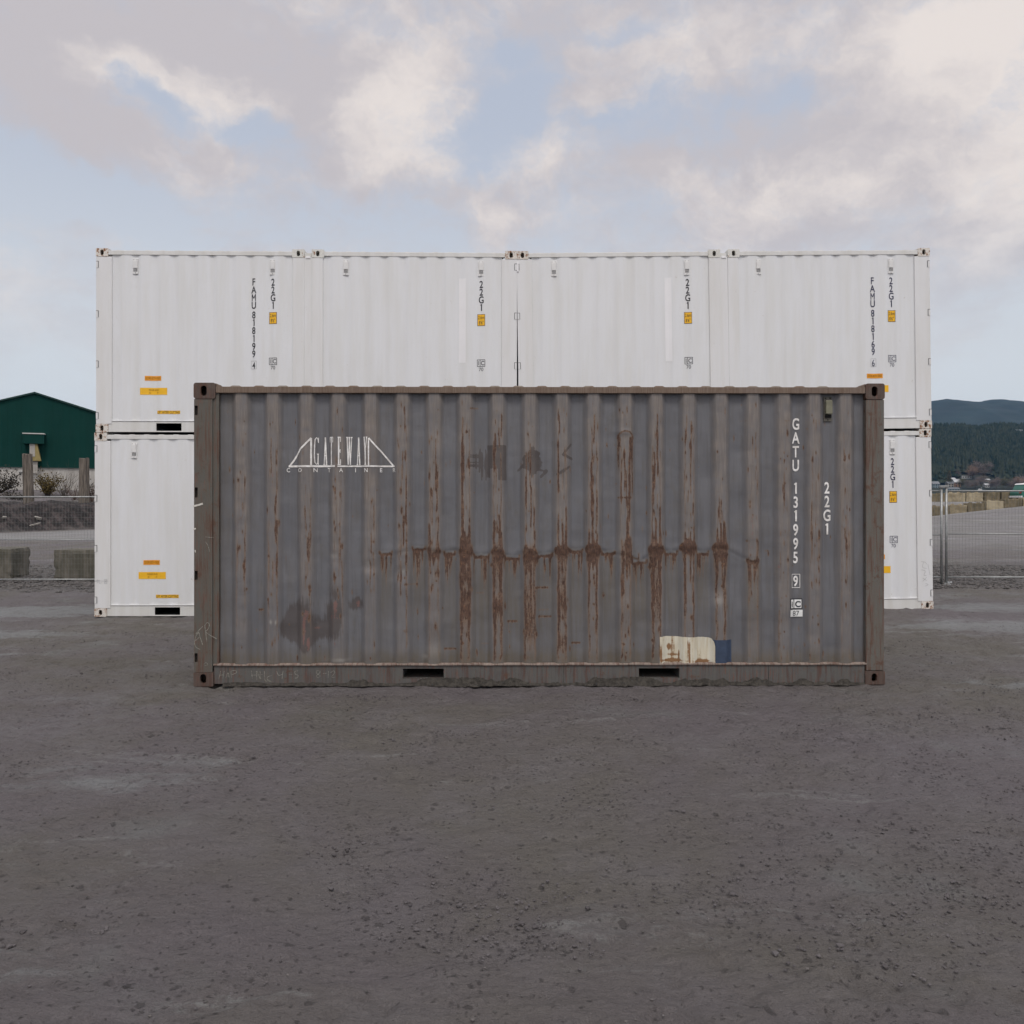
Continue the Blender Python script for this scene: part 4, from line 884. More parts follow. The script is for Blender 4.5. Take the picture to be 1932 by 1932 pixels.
# ------------------------------------------------------------------ white containers
WL, WH, WDp = 2.977, 2.640, 2.438
def white_container(name, xl, Yl, xr, Yr, zb, zr_, spec, label, group):
    """spec keys: postL, postR, outer side, vents, text"""
    yaw = math.atan2(Yr - Yl, xr - xl); roll = -math.atan2(zr_ - zb, xr - xl)
    L = math.hypot(xr - xl, Yr - Yl)
    c = empty('shipping_container', (xl, Yl, zb), (0, roll, yaw))
    tag(c, label, 'container', group)
    pl, pr = spec['posts']
    ribs = np.array([pl + 0.20 + k * (L - pl - pr - 0.40) / 8 for k in range(9)])
    wo, sl, dep, yo = 0.11, 0.066, 0.015, 0.010
    xs_ = sorted(set([pl - 0.004, L - pr + 0.004] + [float(v) for r in ribs for v in (*np.linspace(r - wo / 2 - sl, r - wo / 2, 5), *np.linspace(r + wo / 2, r + wo / 2 + sl, 5))]))
    xs_ = np.array([x for x in xs_ if pl - 0.005 <= x <= L - pr + 0.005]); zs_ = np.linspace(0.155, WH - 0.060, 24)
    XX, ZZ = np.meshgrid(xs_, zs_); prof = corr_profile(ribs, xs_, wo, sl, dep, yo)
    YY = np.tile(prof, (24, 1))
    grid_mesh('side_panel', XX, YY, ZZ, 'white', c)
    surf = lambda x, z: float(np.interp(x, xs_, prof)) - 0.001
    cuts = [float(v) for v in xs_]
    cm = spec.get('cast', ('white_cast', 'white_cast'))
    for i, (a, b_) in enumerate(((0.0, pl), (L - pr, L))):
        b = MB(); b.box(a + 0.002, b_ - 0.002, 0.004, 0.15, 0.1185, WH - 0.1185); b.build('corner_post', 'white_frame', c, 0.006)
        ca, cb = (0.0, 0.176) if i == 0 else (L - 0.176, L)
        casting(c, ca, cb, WH - 0.118, WH, cm[i], hole=(0.055, 0.032)); casting(c, ca, cb, 0.0, 0.118, cm[i], hole=(0.055, 0.032))
        for z0, z1_ in ((0.0, 0.118), (WH - 0.118, WH)):
            b = MB(); b.box(ca, cb, WDp - 0.16, WDp, z0, z1_); b.build('corner_casting', 'white_cast', c, 0.01)
        b = MB(); b.box(ca + 0.003, cb - 0.003, WDp - 0.15, WDp - 0.004, 0.1185, WH - 0.1185); b.build('corner_post', 'white_frame', c, 0.006)
    b = MB(); b.box(0.1765, L - 0.1765, 0.004, 0.064, WH - 0.092, WH - 0.030); b.build('top_rail', 'white_rail', c, 0.004)
    roof_sheet(c, L, WDp, WH - 0.036, 'white_rail', x0=0.2, x1=L - 0.2, h=0.012, ph=0.12)
    pks = [(0.857, 1.218), (L - 1.218, L - 0.857)]
    plate('bottom_rail', rect(0.1765, L - 0.1765, 0.006, 0.160), [list(reversed(rect(a, b_, 0.022, 0.132))) for a, b_ in pks], 0.012, 0.022, 'white_rail', c, 0.002)
    b = MB(); b.box(pl - 0.02, L - pr + 0.02, 0.002, 0.05, 0.1605, 0.168); b.build('rail_flange', 'white_frame', c, 0.002)
    for a, b_ in pks:
        q = MB(); t = 0.008
        q.box(a - t, a, 0.0225, 1.3, 0.014, 0.14); q.box(b_, b_ + t, 0.0225, 1.3, 0.014, 0.14); q.box(a, b_, 0.0225, 1.3, 0.132, 0.14); q.box(a, b_, 0.0225, 1.3, 0.014, 0.022); q.box(a, b_, 1.29, 1.3, 0.022, 0.132)
        q.build('forklift_pocket', 'black', c)  # tunnel walls are black, their shade put into the colour
    closed_ends(c, L, WDp, WH, 'white_frame')
    # lashing bars on the door-end post, gap shade drawn as black strips
    for sgn in spec['lash']:
        for zz in (WH - 0.235, WH - 0.945, WH - 1.665, 0.235):
            q = MB()
            xa = 0.004 if sgn < 0 else L - 0.004; d = 1 if sgn < 0 else -1
            x2 = xa + d * 0.036
            for (p0, p1, r0, r1) in ((xa, x2, zz + 0.045, zz + 0.051), (x2 - d * 0.006, x2, zz - 0.045, zz + 0.045)):
                q.box(min(p0, p1), max(p0, p1), 0.0015, 0.0036, r0, r1)
            q.build('lashing_gap_shade', 'ink', c)
            q = MB(); q.box(min(xa, x2 - d * 0.008), max(xa, x2 - d * 0.008), -0.002, 0.0036, zz - 0.045, zz + 0.043); q.build('lashing_bar', 'white_frame', c, 0.001)
    for vx in spec['vents']:
        ve = empty('vent', (0, 0, 0)); ve.parent = c; zt_ = WH - 0.150; y_ = yo + 0.003
        q = MB(); q.box(vx - 0.040, vx + 0.040, y_ - 0.004, y_ + 0.034, zt_ - 0.215, zt_); q.build('vent_plate', 'vent_white', ve, 0.002)
        q = MB(); q.box(vx - 0.030, vx + 0.032, y_ - 0.015, y_ - 0.0045, zt_ - 0.135, zt_ - 0.022); q.build('vent_cover', 'vent_white', ve, 0.006)
        q = MB(); q.box(vx - 0.027, vx + 0.030, y_ - 0.008, y_ - 0.0045, zt_ - 0.178, zt_ - 0.140)
        q.box(vx - 0.005, vx + 0.005, y_ - 0.007, y_ - 0.0045, zt_ - 0.203, zt_ - 0.193); q.box(vx - 0.027, vx - 0.018, y_ - 0.007, y_ - 0.0045, zt_ - 0.014, zt_ - 0.007); q.box(vx + 0.018, vx + 0.027, y_ - 0.007, y_ - 0.0045, zt_ - 0.014, zt_ - 0.007)
        q.build('louver', 'louver', ve)
    ink = spec.get('ink', 'ink'); s_ = 130.5
    dz = lambda v: WH - (v - 469.0) / s_          # distance down from the top as in the left-hand container
    if spec.get('number'):
        q = MB(); xc, txt, chk = spec['number']
        for ch, v in zip(txt, (523.6, 538.6, 553.3, 567.5, 585.7, 600.4, 615.2, 630.2, 644.9, 659)): put_text(q, ch, xc, dz(v), 0.099, 0.76, 0.016)
        put_text(q, chk, xc, dz(681.3), 0.092, 0.70, 0.008)
        drape(q, 'container_number', ink, c, surf, 0.0015, cuts)
        q = MB(); 
        for a in ((-.038, 679, .038, 679), (.038, 679, .038, 694), (.038, 694, -.038, 694), (-.038, 694, -.038, 679)): ribbon(q, [(xc + a[0], dz(a[1])), (xc + a[2], dz(a[3]))], 0.004)
        drape(q, 'check_digit_box', 'marker', c, surf, 0.0015, cuts)
    if spec.get('code') is not None:
        xc = spec['code']; o_ = spec.get('code_dz', 0.0)
        q = MB()
        for k, ch in enumerate('22G1'): put_text(q, ch, xc, dz(524 + 14.6 * k) - o_, 0.099, 0.76, 0.016)
        drape(q, 'size_code', ink, c, surf, 0.0015, cuts)
        def rc(x0, x1, v0, v1_): return MB().poly([(x0, 0, dz(v1_) - o_), (x1, 0, dz(v1_) - o_), (x1, 0, dz(v0) - o_), (x0, 0, dz(v0) - o_)])
        stk = drape(rc(xc - 0.056, xc + 0.056, 587, 609), 'height_sticker', 'ink', c, surf, 0.0015, cuts)
        drape(rc(xc - 0.050, xc + 0.050, 587.8, 608.2), 'sticker_face', 'yellow', stk, surf, 0.003, cuts)
        q = MB(); put_text(q, '2.6m', xc, dz(590) - o_, 0.048, 1, 0.0, fit=0.088); put_text(q, "8'6\"", xc, dz(599.8) - o_, 0.048, 1, 0.0, fit=0.066)
        drape(q, 'sticker_text', 'ink', stk, surf, 0.0045, cuts)
        q = MB(); 
        for a in ((-.057, 673, .057, 673), (.055, 673, .055, 685.6), (.057, 685.6, -.057, 685.6), (-.055, 685.6, -.055, 673), (-.014, 673, -.014, 685.6)): ribbon(q, [(xc + a[0], dz(a[1]) - o_), (xc + a[2], dz(a[3]) - o_)], 0.007)
        put_text(q, 'I', xc - 0.035, dz(675.3) - o_, 0.060, 0.8, 0.008); put_text(q, 'C', xc + 0.022, dz(675.3) - o_, 0.060, 0.9, 0.008); put_text(q, '70', xc, dz(688) - o_, 0.050, 0.95, 0.0)
        drape(q, 'inspection_mark', ink, c, surf, 0.0015, cuts)
    def sticker(nm, x0, x1, v0, v1_, m_, texts):
        q = MB().poly([(x0, 0, dz(v1_)), (x1, 0, dz(v1_)), (x1, 0, dz(v0)), (x0, 0, dz(v0))])
        so = drape(q, nm, m_, c, surf, 0.0015, cuts); q = MB()
        for (t_, xc_, v_, h_, fw, mm) in texts: put_text(q, t_, xc_, dz(v_), h_, 1, 0.0, fit=fw)
        drape(q, 'sticker_text', texts[0][5], so, surf, 0.0035, cuts)
    if spec.get('warn') is not None:
        w0 = spec['warn']
        sticker('door_sticker', w0 + 0.07, w0 + 0.305, 707.7, 716.6, 'orange', [('DOORS BOTH ENDS', w0 + 0.187, 709.7, 0.036, 0.21, 'ink_pale')])
        sticker('warning_sticker', w0, w0 + 0.39, 730, 743, 'yellow', [('REAR END', w0 + 0.20, 732.5, 0.024, 0.14, 'ink_pale'), ('G', w0 + 0.145, 738.0, 0.022, 0.02, 'ink_pale'), ('F', w0 + 0.255, 738.0, 0.022, 0.016, 'ink_pale')])
        if spec.get('cut'): sticker('cutting_sticker', w0 + 0.245, w0 + 0.575, 772.6, 778.8, 'yellow', [('LIFT AFTER CUTTING', w0 + 0.41, 773.4, 0.036, 0.315, 'ink')])
    if spec.get('tape') is not None:
        x0, za, zc_ = spec['tape']
        q = MB().poly([(x0, 0, za), (x0 + 0.10, 0, za), (x0 + 0.10, 0, zc_), (x0, 0, zc_)]); drape(q, 'protective_tape', 'white_patch', c, surf, 0.0012, cuts)
    if spec.get('marks'):
        q = MB()
        for s in spec['marks']: ribbon(q, smooth(s), 0.004)
        drape(q, 'marker_scribble', 'marker', c, lambda x, z: 0.004, 0.002)
    if spec.get('link'):
        # bolted spacer between the two halves of a pair
        for z0, z1_ in ((WH - 0.105, WH - 0.050), (0.03, 0.09)):
            q = MB(); q.box(L + 0.002, L + spec['link'] - 0.002, 0.012, 0.15, z0, z1_); q.build('link_block', 'white_rail', c, 0.003)
        q = MB(); q.box(L - 0.006, L + spec['link'] + 0.008, 0.0105, 0.030, 0.09, WH - 0.105); q.build('joint_cover', 'white_frame', c)
        q = MB(); q.box(L + 0.016, L + spec['link'] - 0.016, 0.002, 0.0115, WH - 0.128, WH - 0.098); q.build('joint_bolt', 'white_patch', c, 0.002)
    if spec.get('sky_gap'):
        q = MB(); x = L + 0.004; q.box(L - 0.004, L + 0.022, 0.0, 0.03, WH - 0.300, WH - 0.165); q.build('sky_gap_block', 'white_patch', c, 0.002)  # white block added in the seam where sky shows through
    return c
def pt(u, s): return (u - CU) / s, F / s
UL = [(180.4, 131.6, 574.2, 131.0), (587.2, 131.0, 975.2, 130.4), (979.2, 130.3, 1364.0, 129.66), (1377.0, 129.64, 1758.6, 129.0)]
ZB = [(-0.040, -0.042), (-0.042, -0.048), (-0.048, -0.004), (-0.002, 0.036)]
GU, GL = 'white containers stacked as the upper row', 'white containers standing as the lower row'
up = [
 dict(posts=(0.23, 0.172), lash=(-1,), vents=(0.56, 2.52), number=(2.25, 'FAMU818199', '4'), code=2.525, warn=0.625, cut=True, link=0.098, cast=('white_cast_rust', 'white_cast')),
 dict(posts=(0.165, 0.225), lash=(1,), vents=(0.49, 2.44), code=2.443, code_dz=0.012, tape=(2.12, 1.02, 2.24), sky_gap=True, cast=('white_cast', 'white_cast_rust')),
 dict(posts=(0.225, 0.172), lash=(-1,), vents=(0.54, 2.48), code=2.487, tape=(2.15, 1.02, 2.24), link=0.098, cast=('white_cast_rust', 'white_cast')),
 dict(posts=(0.165, 0.23), lash=(1,), vents=(0.45, 2.40), number=(2.13, 'FAMU818169', '6'), code=2.405, warn=1.955, ink='ink_blue', cast=('white_cast', 'white_cast_rust'))]
labs = ['upper white container lettered FAMU 8181994, at the left end of the upper row',
        'upper white container just left of the dark vertical gap, with one 22G1 code',
        'upper white container just right of the dark vertical gap, with rusty top corner beside it',
        'upper white container lettered FAMU 8181696, at the right end of the upper row']
lowl = ['lower white container seen left of the old grey one, with orange and yellow stickers',
        'lower white container hidden behind the left half of the old grey one',
        'lower white container hidden behind the right half of the old grey one',
        'lower white container seen right of the old grey one, scribble on its post']
for i in range(4):
    u0, s0, u1, s1 = UL[i]; a, b_ = ZB[i]
    (xa, ya), (xb, yb2) = pt(u0, s0), pt(u1, s1)
    white_container('w', xa, ya, xb, yb2, a + WH + 0.006, b_ + WH + 0.006, up[i], labs[i], GU)
    sp = dict(up[i]); sp['cast'] = ('white_cast_rust' if i == 0 else 'white_cast', 'white_cast_rust' if i == 3 else 'white_cast')
    if i == 0: sp['marks'] = [[(0.02, 0.50), (0.05, 0.53), (0.04, 0.48)], [(0.07, 0.53), (0.07, 0.48), (0.11, 0.49)], [(0.14, 0.53), (0.18, 0.53), (0.14, 0.48), (0.18, 0.48), (0.14, 0.53)], [(0.0, 0.515), (0.2, 0.51)]]
    if i == 3:
        sp['marks'] = [[(2.80, 0.70), (2.86, 0.69), (2.88, 0.66)], [(2.84, 0.70), (2.82, 0.62), (2.88, 0.60)], [(2.80, 0.58), (2.86, 0.56), (2.84, 0.50), (2.88, 0.50)], [(2.82, 0.46), (2.88, 0.42)], [(2.88, 0.47), (2.82, 0.41)], [(2.90, 0.66), (2.93, 0.5)], [(2.86, 0.38), (2.90, 0.36), (2.85, 0.34)]]
        sp['warn'] = 1.965
    dx = -0.020 if i == 0 else (0.022 if i == 3 else 0.0)
    white_container('w', xa + dx, ya, xb + dx, yb2, a, b_, sp, lowl[i], GL)

# ------------------------------------------------------------------ temporary fence panels
def fence_panel(xa, y, w, zb, zm, ztop, label, left_post=True, right_post=True, tall=0.0):
    f = empty('mesh_fence', (xa, y, 0))
    tag(f, label, 'fence', 'temporary mesh fence panels')
    for z in (zb, ztop): MB().tube([(0, 0, z), (w, 0, z)], 0.016, 8).build('rail', 'galv', f, smooth=True)
    b = MB(); b.tube([(0, 0.004, zm), (w, 0.004, zm)], 0.011, 8); b.build('mid_rail', 'galv', f, smooth=True)
    for x, on in ((0.0, left_post), (w, right_post)):
        if on: MB().tube([(x, 0, 0.0), (x, 0, ztop + tall)], 0.024, 8).build('post', 'galv', f, smooth=True)
    b = MB(); n = int(w / 0.064)
    for k in range(1, n): x = w * k / n; b.tube([(x, 0.012, zb), (x, 0.012, ztop)], 0.0016, 4, cap=False)
    z = zb + 0.105
    while z < ztop: b.tube([(0, 0.008, z), (w, 0.008, z)], 0.0016, 4, cap=False); z += 0.105
    b.build('wire_mesh', 'wire', f)
    return f
YR = 16.1; sR = F / YR
g0 = float(gz(8.4, YR))
xr1 = (1785.5 - CU) / sR; xr2 = (1776.8 - CU) / sR
rf_ = fence_panel(xr1, YR, 3.1, 0.13, 0.98, 1.82, 'mesh fence panel to the right of the capped double post', True, True, 0.09)
fence_panel(xr2 - 3.1, YR + 0.01, 3.1, 0.13, 0.96, 1.82, 'mesh fence panel between the capped double post and the right white containers', True, True, 0.09)
c = empty('clamp', ((1781 - CU) / sR - xr1, 0, 1.885)); c.parent = rf_
b = MB(); b.box(-0.088, 0.088, -0.035, 0.035, 0.0, 0.045); b.build('cap_plate', 'galv', c, 0.005)
c = empty('foot', ((1783 - CU) / sR - xr1, 0, g0 + 0.004)); c.parent = rf_
b = MB(); b.prism([(-0.19, -0.33), (-0.05, -0.33), (0.30, 0.30), (0.16, 0.30)], 'z', 0.0, 0.014); b.build('base_plate', 'galv', c, 0.003)

YLf = 16.7; sL = F / YLf
xl1 = (236 - CU) / sL
fence_panel(xl1 - 3.4, YLf, 3.4, 0.03, 0.84, 1.707, 'mesh fence panel left of the white containers, before the concrete blocks')
fence_panel(xl1 - 6.9, YLf + 0.02, 3.4, 0.03, 0.84, 1.707, 'mesh fence panel reaching out of the left edge of the picture')

# ------------------------------------------------------------------ concrete blocks
def block(x0, x1, y0, dpt, z0, h, m, label, group, yaw=0.0, key=True, seed=0):
    w = x1 - x0
    bm = bmesh.new(); bmesh.ops.create_cube(bm, size=1.0)
    bmesh.ops.subdivide_edges(bm, edges=bm.edges[:], cuts=7, use_grid_fill=True)
    r_ = random.Random(seed + int(x0 * 100))
    ox = r_.uniform(0, 50)
    for v in bm.verts:
        p = Vector((v.co.x * w, v.co.y * dpt, (v.co.z + 0.5) * h))
        e = sum(abs(abs(t) - 0.5) < 1e-4 for t in v.co)
        n_ = float(fbm(np.array(p.x * 5 + ox), np.array(p.z * 5 + p.y * 3 + ox), 4, 3)) - 0.5
        cxy = Vector((0, 0, h / 2)); dvec = (p - cxy); dl = dvec.normalized()
        p += dl * n_ * 0.05 * (w / 1.5)
        if e >= 2: p -= dl * (0.012 + 0.03 * r_.random() * (r_.random() < 0.35))
        v.co = p
    me = bpy.data.meshes.new('block'); bm.to_mesh(me); bm.free()
    t = empty('concrete_block', ((x0 + x1) / 2, y0 + dpt / 2, z0), (0, 0, yaw)); tag(t, label, 'concrete block', group)
    link('body', me, m, t, 0.0)
    if key:
        b = MB()
        for k in (-0.22, 0.22): b.prism([(k * w - 0.09 * w, h - 0.01), (k * w + 0.09 * w, h - 0.01), (k * w + 0.06 * w, h + 0.085), (k * w - 0.06 * w, h + 0.085)], 'y', -dpt * 0.12, dpt * 0.12)
        b.build('lifting_key', m, t, 0.02)
    return t
GB = 'concrete blocks behind the fence on the left'
s_ = F / 17.35
block((-78 - CU) / s_, (19 - CU) / s_, 17.35, 0.75, float(gz(-10, 17.3)) - 0.03, 0.67, 'concrete_near', 'low concrete block cut by the left edge of the picture, behind the fence', GB, 0.03, False, 3)
block((108 - CU) / s_, (212 - CU) / s_, 17.2, 0.72, float(gz(-9, 17.3)) - 0.03, 0.655, 'concrete_near', 'brown stained concrete block behind the fence, next to the white container', GB, -0.02, False, 9)
GR = 'concrete blocks in the wall across the yard on the right'
def rb(u0, u1, y, vb, vt, m, label, yaw=0, seed=0):
    s = F / y; z0 = CH - (vb - CV) / s; z1_ = CH - (vt - CV) / s
    return block((u0 - CU) / s + 0.01, (u1 - CU) / s - 0.01, y, 0.75, z0 - 0.06, z1_ - z0 + 0.06, m, label, GR, yaw, True, seed)
rb(1758, 1790.5, 67.6, 973, 955, 'concrete_dark', 'dark concrete block in the front row, leftmost beside the fence post', -0.1, 1)
rb(1792, 1825, 69, 968.6, 952.5, 'concrete', 'pale concrete block in the front row, just right of the fence post', 0, 2)
rb(1825.6, 1860, 69, 965.8, 949.3, 'concrete_dark', 'brown concrete block in the front row between two pale ones', 0, 3)
rb(1861, 1894, 69, 961.5, 945, 'concrete', 'palest concrete block in the front row, right of the brown one', 0, 4)
rb(1894.6, 1929, 69, 957, 941.2, 'concrete_dark', 'greenish concrete block in the front row near the right edge of the picture', 0, 5)
rb(1930, 1965, 69, 955, 939, 'concrete', 'concrete block in the front row cut by the right edge of the picture', 0, 6)
rb(1742, 1786, 73, 948, 931.5, 'concrete_dark', 'dark concrete block in the back row, leftmost beside the container', 0, 7)
rb(1788, 1822, 73, 947, 929.6, 'concrete', 'rusty brown concrete block in the back row, right of the fence post', 0, 8)
rb(1823, 1855.5, 73, 946, 929.5, 'concrete', 'long pale concrete block in the back row above the brown front one', 0, 9)
rb(1857, 1887.5, 73, 945, 928.6, 'concrete_dark', 'dark brown concrete block in the back row with a dark left side', 0, 10)
rb(1889.5, 1921.5, 73, 943, 928.2, 'concrete_dark', 'brown concrete block in the back row left of the green van', 0, 11)

# ------------------------------------------------------------------ green and white van at the right edge
def van():
    s = F / 71.6
    x0 = (1922.5 - CU) / s; z0 = float(gz(x0 + 2, 71.6))
    t = empty('parked_van', (x0, 71.2, z0)); tag(t, 'green van with white roof parked behind the concrete blocks at the right edge', 'van')
    Lv, Hv = 4.6, 1.62; dzv = 0.30
    prof = [(0.02, 0.35), (0.0, 0.75), (0.08, 0.98), (0.25, 1.02), (4.1, 1.02), (4.5, 0.90), (4.6, 0.62), (4.55, 0.35)]
    MB().prism(prof, 'y', 0.0, 1.75).build('body', 'van_green', t, 0.05)
    MB().prism([(0.16, 1.02), (0.42, 1.50), (2.9, 1.52), (3.7, 1.02)], 'y', 0.08, 1.67).build('cabin', 'van_green', t, 0.05)
    MB().prism([(0.36, 1.50), (0.50, 1.60), (1.2, 1.66), (2.4, 1.65), (2.95, 1.52)], 'y', 0.06, 1.69).build('roof', 'van_white', t, 0.03)
    for a, b_ in ((0.42, 1.05), (1.12, 2.05), (2.12, 3.1)):
        MB().prism([(a, 1.06), (a + 0.06 if a > 0.5 else a + 0.16, 1.44), (b_ - (0.32 if b_ > 3 else 0.02), 1.44), (b_, 1.06)], 'y', 0.055, 0.078).build('window', 'glass', t)
    for wx in (0.95, 3.65):
        w_ = MB(); w_.tube([(wx, -0.02, 0.32), (wx, 0.2, 0.32)], 0.32, 20); wo_ = w_.build('wheel', 'tyre', t)
        MB().tube([(wx, -0.03, 0.32), (wx, -0.021, 0.32)], 0.19, 14).build('rim', 'rim', wo_)
        MB().tube([(wx, 1.55, 0.32), (wx, 1.77, 0.32)], 0.32, 20).build('wheel', 'tyre', t)
    MB().box(-0.015, 0.01, 0.1, 0.3, 0.72, 0.95).build('tail_lamp', 'lamp', t)
    MB().box(1.9, 2.05, -0.02, -0.002, 0.85, 0.88).build('door_handle', 'trim', t)
    MB().box(-0.06, 0.06, -0.01, 1.76, 0.36, 0.52).build('bumper', 'van_white', t, 0.02)
van()

# ------------------------------------------------------------------ green building
TH = math.atan(0.42); bx_, by_ = (66 - CU) / F * 65, 65.0
gb = empty('warehouse', (bx_, by_, 0.0), (0, 0, TH)); tag(gb, 'green metal warehouse with a low gable roof above a grey concrete base', 'warehouse')
zB, zS, zP, HWd, slp, DB = 2.2, CH + (CV - 880) * 65 / F, CH + (CV - 743) * 65 / F, 11.5, 0.315, 32.0
zE = zP - slp * HWd
MB().box(-HWd, HWd, 0.0, DB, zB - 1.5, zS).build('concrete_base', 'wall_grey', gb)
# ribbed siding: gable end
b = MB(); n = 150
for i in range(n):
    xa = -HWd - 0.1 + (2 * HWd + 0.2) * i / n; xb = -HWd - 0.1 + (2 * HWd + 0.2) * (i + 1) / n; yy = -0.06 if i % 2 else -0.075
    h = lambda x: zP - slp * abs(x)
    b.prism([(xa, zS - 0.05), (xb, zS - 0.05), (xb, h(xb)), (xa, h(xa))], 'y', yy, 0.0)
b.build('siding', 'teal', gb)
b = MB(); b.box(-HWd - 0.1, -HWd + 0.0, 0.0, DB, zS, zE); b.box(HWd, HWd + 0.1, 0.0, DB, zS, zE); b.box(-HWd, HWd, DB - 0.1, DB, zS, zE); b.build('side_siding', 'teal', gb)
for sg in (-1, 1):
    b = MB(); b.prism([(0, zP + 0.02), (sg * (HWd + 0.5), zE - slp * 0.5 + 0.02), (sg * (HWd + 0.5), zE - slp * 0.5 + 0.14), (0, zP + 0.14)], 'y', -0.22, DB + 0.3)
    b.build('roof', 'teal_dark', gb)
b = MB(); b.box(-HWd - 0.1, HWd + 0.1, -0.13, 0.0, zS - 0.10, zS - 0.052); b.build('base_trim', 'teal_dark', gb)
hs = F / 64.5; fac = 1 / math.cos(TH)
hx0, hx1 = (50 - 66) / hs * fac, (82 - 66) / hs * fac; hz = lambda v: CH + (CV - v) / F * 64.8
hd = empty('vent_hood', (0, 0, 0)); hd.parent = gb
b = MB(); b.box(hx0, hx1, -0.75, -0.101, hz(838), hz(820)); b.build('hood_box', 'teal', hd, 0.02)
b = MB(); b.box(hx0 - 0.04, hx1 + 0.04, -0.80, -0.101, hz(820), hz(818)); b.build('hood_cap', 'trim', hd, 0.01)
b = MB(); xa, xb = (60 - 66) / hs * fac, (71 - 66) / hs * fac
b.prism([(xa, hz(838)), (xb, hz(838)), (xb + 0.25, hz(868)), (xb + 0.25, hz(870)), (xa + 0.05, hz(870)), (xa + 0.05, hz(866))], 'y', -0.6, -0.2); b.build('duct', 'duct', hd, 0.01)
b = MB(); b.box(xa - 0.02, xa + 0.35, -0.63, -0.605, hz(862), hz(838)); b.box(xa + 0.05, xb, -0.40, -0.2, hz(893), hz(870.2)); b.build('duct_panel', 'duct_grey', hd)
b = MB(); b.box((42 - 66) / hs * fac, (52 - 66) / hs * fac, -0.2, 0.0, hz(890.3), hz(888.6)); b.build('wall_lamp', 'trim', gb)

# ------------------------------------------------------------------ timber pilings on the bank
def piling(u, vt, y, r, lean, label, seed):
    x = (u - CU) / F * y; zt_ = CH + (CV - vt) / F * y; zb = float(gz(x, y)) - 0.3
    rr = random.Random(seed); bm = MB(); n = 18; rings = 11; R0 = [r * (1 + 0.10 * rr.uniform(-1, 1)) for _ in range(n)]
    rows = []
    for j in range(rings):
        t = j / (rings - 1); z = (zt_ - zb) * t; row = []
        for k in range(n):
            a = 2 * math.pi * k / n; q = R0[k] * (1.04 - 0.08 * t) * (1 + 0.03 * rr.uniform(-1, 1))
            row.append((q * math.cos(a) + lean * t, q * math.sin(a), z + (rr.uniform(-0.10, 0.02) if j == rings - 1 else 0)))
        rows.append(row)
    V = [p for row in rows for p in row]; Fc = []
    for j in range(rings - 1):
        for k in range(n): k2 = (k + 1) % n; Fc.append((j * n + k, j * n + k2, (j + 1) * n + k2, (j + 1) * n + k))
    Fc.append(tuple((rings - 1) * n + k for k in range(n))); bm.add(V, Fc)
    o = bm.build('timber_piling', 'wood'); o.location = (x, y, zb); tag(o, label, 'post', 'timber pilings on the bank')
piling(54.5, 856, 48.4, 0.265, -0.10, 'weathered timber piling in front of the warehouse duct', 1)
piling(158, 864, 51.3, 0.285, 0.02, 'weathered timber piling on the bank nearest the white containers', 2)

# ------------------------------------------------------------------ scrub on the bank
def twigs(mb, base, n, h, spread, r, rnd, up=0.6, seg=5):
    tips = []
    for i in range(n):
        a = rnd.uniform(0, 6.283); p = Vector(base) + Vector((rnd.uniform(-.15, .15), rnd.uniform(-.15, .15), 0)) * spread
        d = Vector((math.cos(a) * spread / h, math.sin(a) * spread / h, up + rnd.random() * 0.5)).normalized(); pts = [p.copy()]; L = h * rnd.uniform(0.6, 1.0) / seg
        for j in range(seg):
            d = (d + Vector((rnd.uniform(-.22, .22), rnd.uniform(-.22, .22), rnd.uniform(-.08, .16)))).normalized(); p = p + d * L; pts.append(p.copy())
            if rnd.random() < 0.85:
                d2 = (d + Vector((rnd.uniform(-.9, .9), rnd.uniform(-.9, .9), rnd.uniform(-.2, .5)))).normalized()
                q2 = [p.copy(), p + d2 * L * 0.8, p + (d2 + Vector((0, 0, .25))).normalized() * L * 1.7]; mb.tube(q2, r * 0.5, 3, r * 0.2, cap=False); tips += q2[1:]
        mb.tube(pts, r, 4, r * 0.3, cap=False); tips += pts[2:]
    return tips
def shrub(u, v, y, h, spread, n, r, tm, lm, nleaf, label, cat, name, seed, lsz=0.05, up=0.6):
    rnd = random.Random(seed); x = (u - CU) / F * y; z = float(gz(x, y))
    t = empty(name, (x, y, z - 0.03)); tag(t, label, cat)
    b = MB(); tips = twigs(b, (0, 0, 0), n, h, spread, r, rnd, up); b.build('branches', tm, t)
    if nleaf:
        q = MB()
        for i in range(nleaf):
            p = rnd.choice(tips) + Vector((rnd.gauss(0, .06), rnd.gauss(0, .06), rnd.gauss(0, .06))) * (h)
            a = Vector((rnd.gauss(0, 1), rnd.gauss(0, 1), rnd.gauss(0, 1))).normalized(); b_ = a.orthogonal().normalized(); s = lsz * rnd.uniform(.6, 1.5)
            q.poly([p, p + a * s + b_ * s * .5, p + a * s * 1.8, p + a * s - b_ * s * .5])
        q.build('leaves', lm, t)
    return t
shrub(-6, 920, 55, 1.8, 1.5, 34, 0.028, 'twig', 'leaf_dark', 1500, 'dark leggy shrub spreading in from the left edge before the warehouse', 'shrub', 'leggy_shrub', 1, 0.07, 0.35)
shrub(90, 922, 56, 1.45, 0.65, 26, 0.018, 'twig', 'leaf_olive', 1500, 'olive brown bush just right of the left timber piling', 'bush', 'olive_bush', 2, 0.06)
shrub(122, 922, 57, 2.2, 1.3, 30, 0.012, 'bark', None, 0, 'thin bare grey sapling against the concrete base between the pilings', 'sapling', 'bare_sapling', 3)
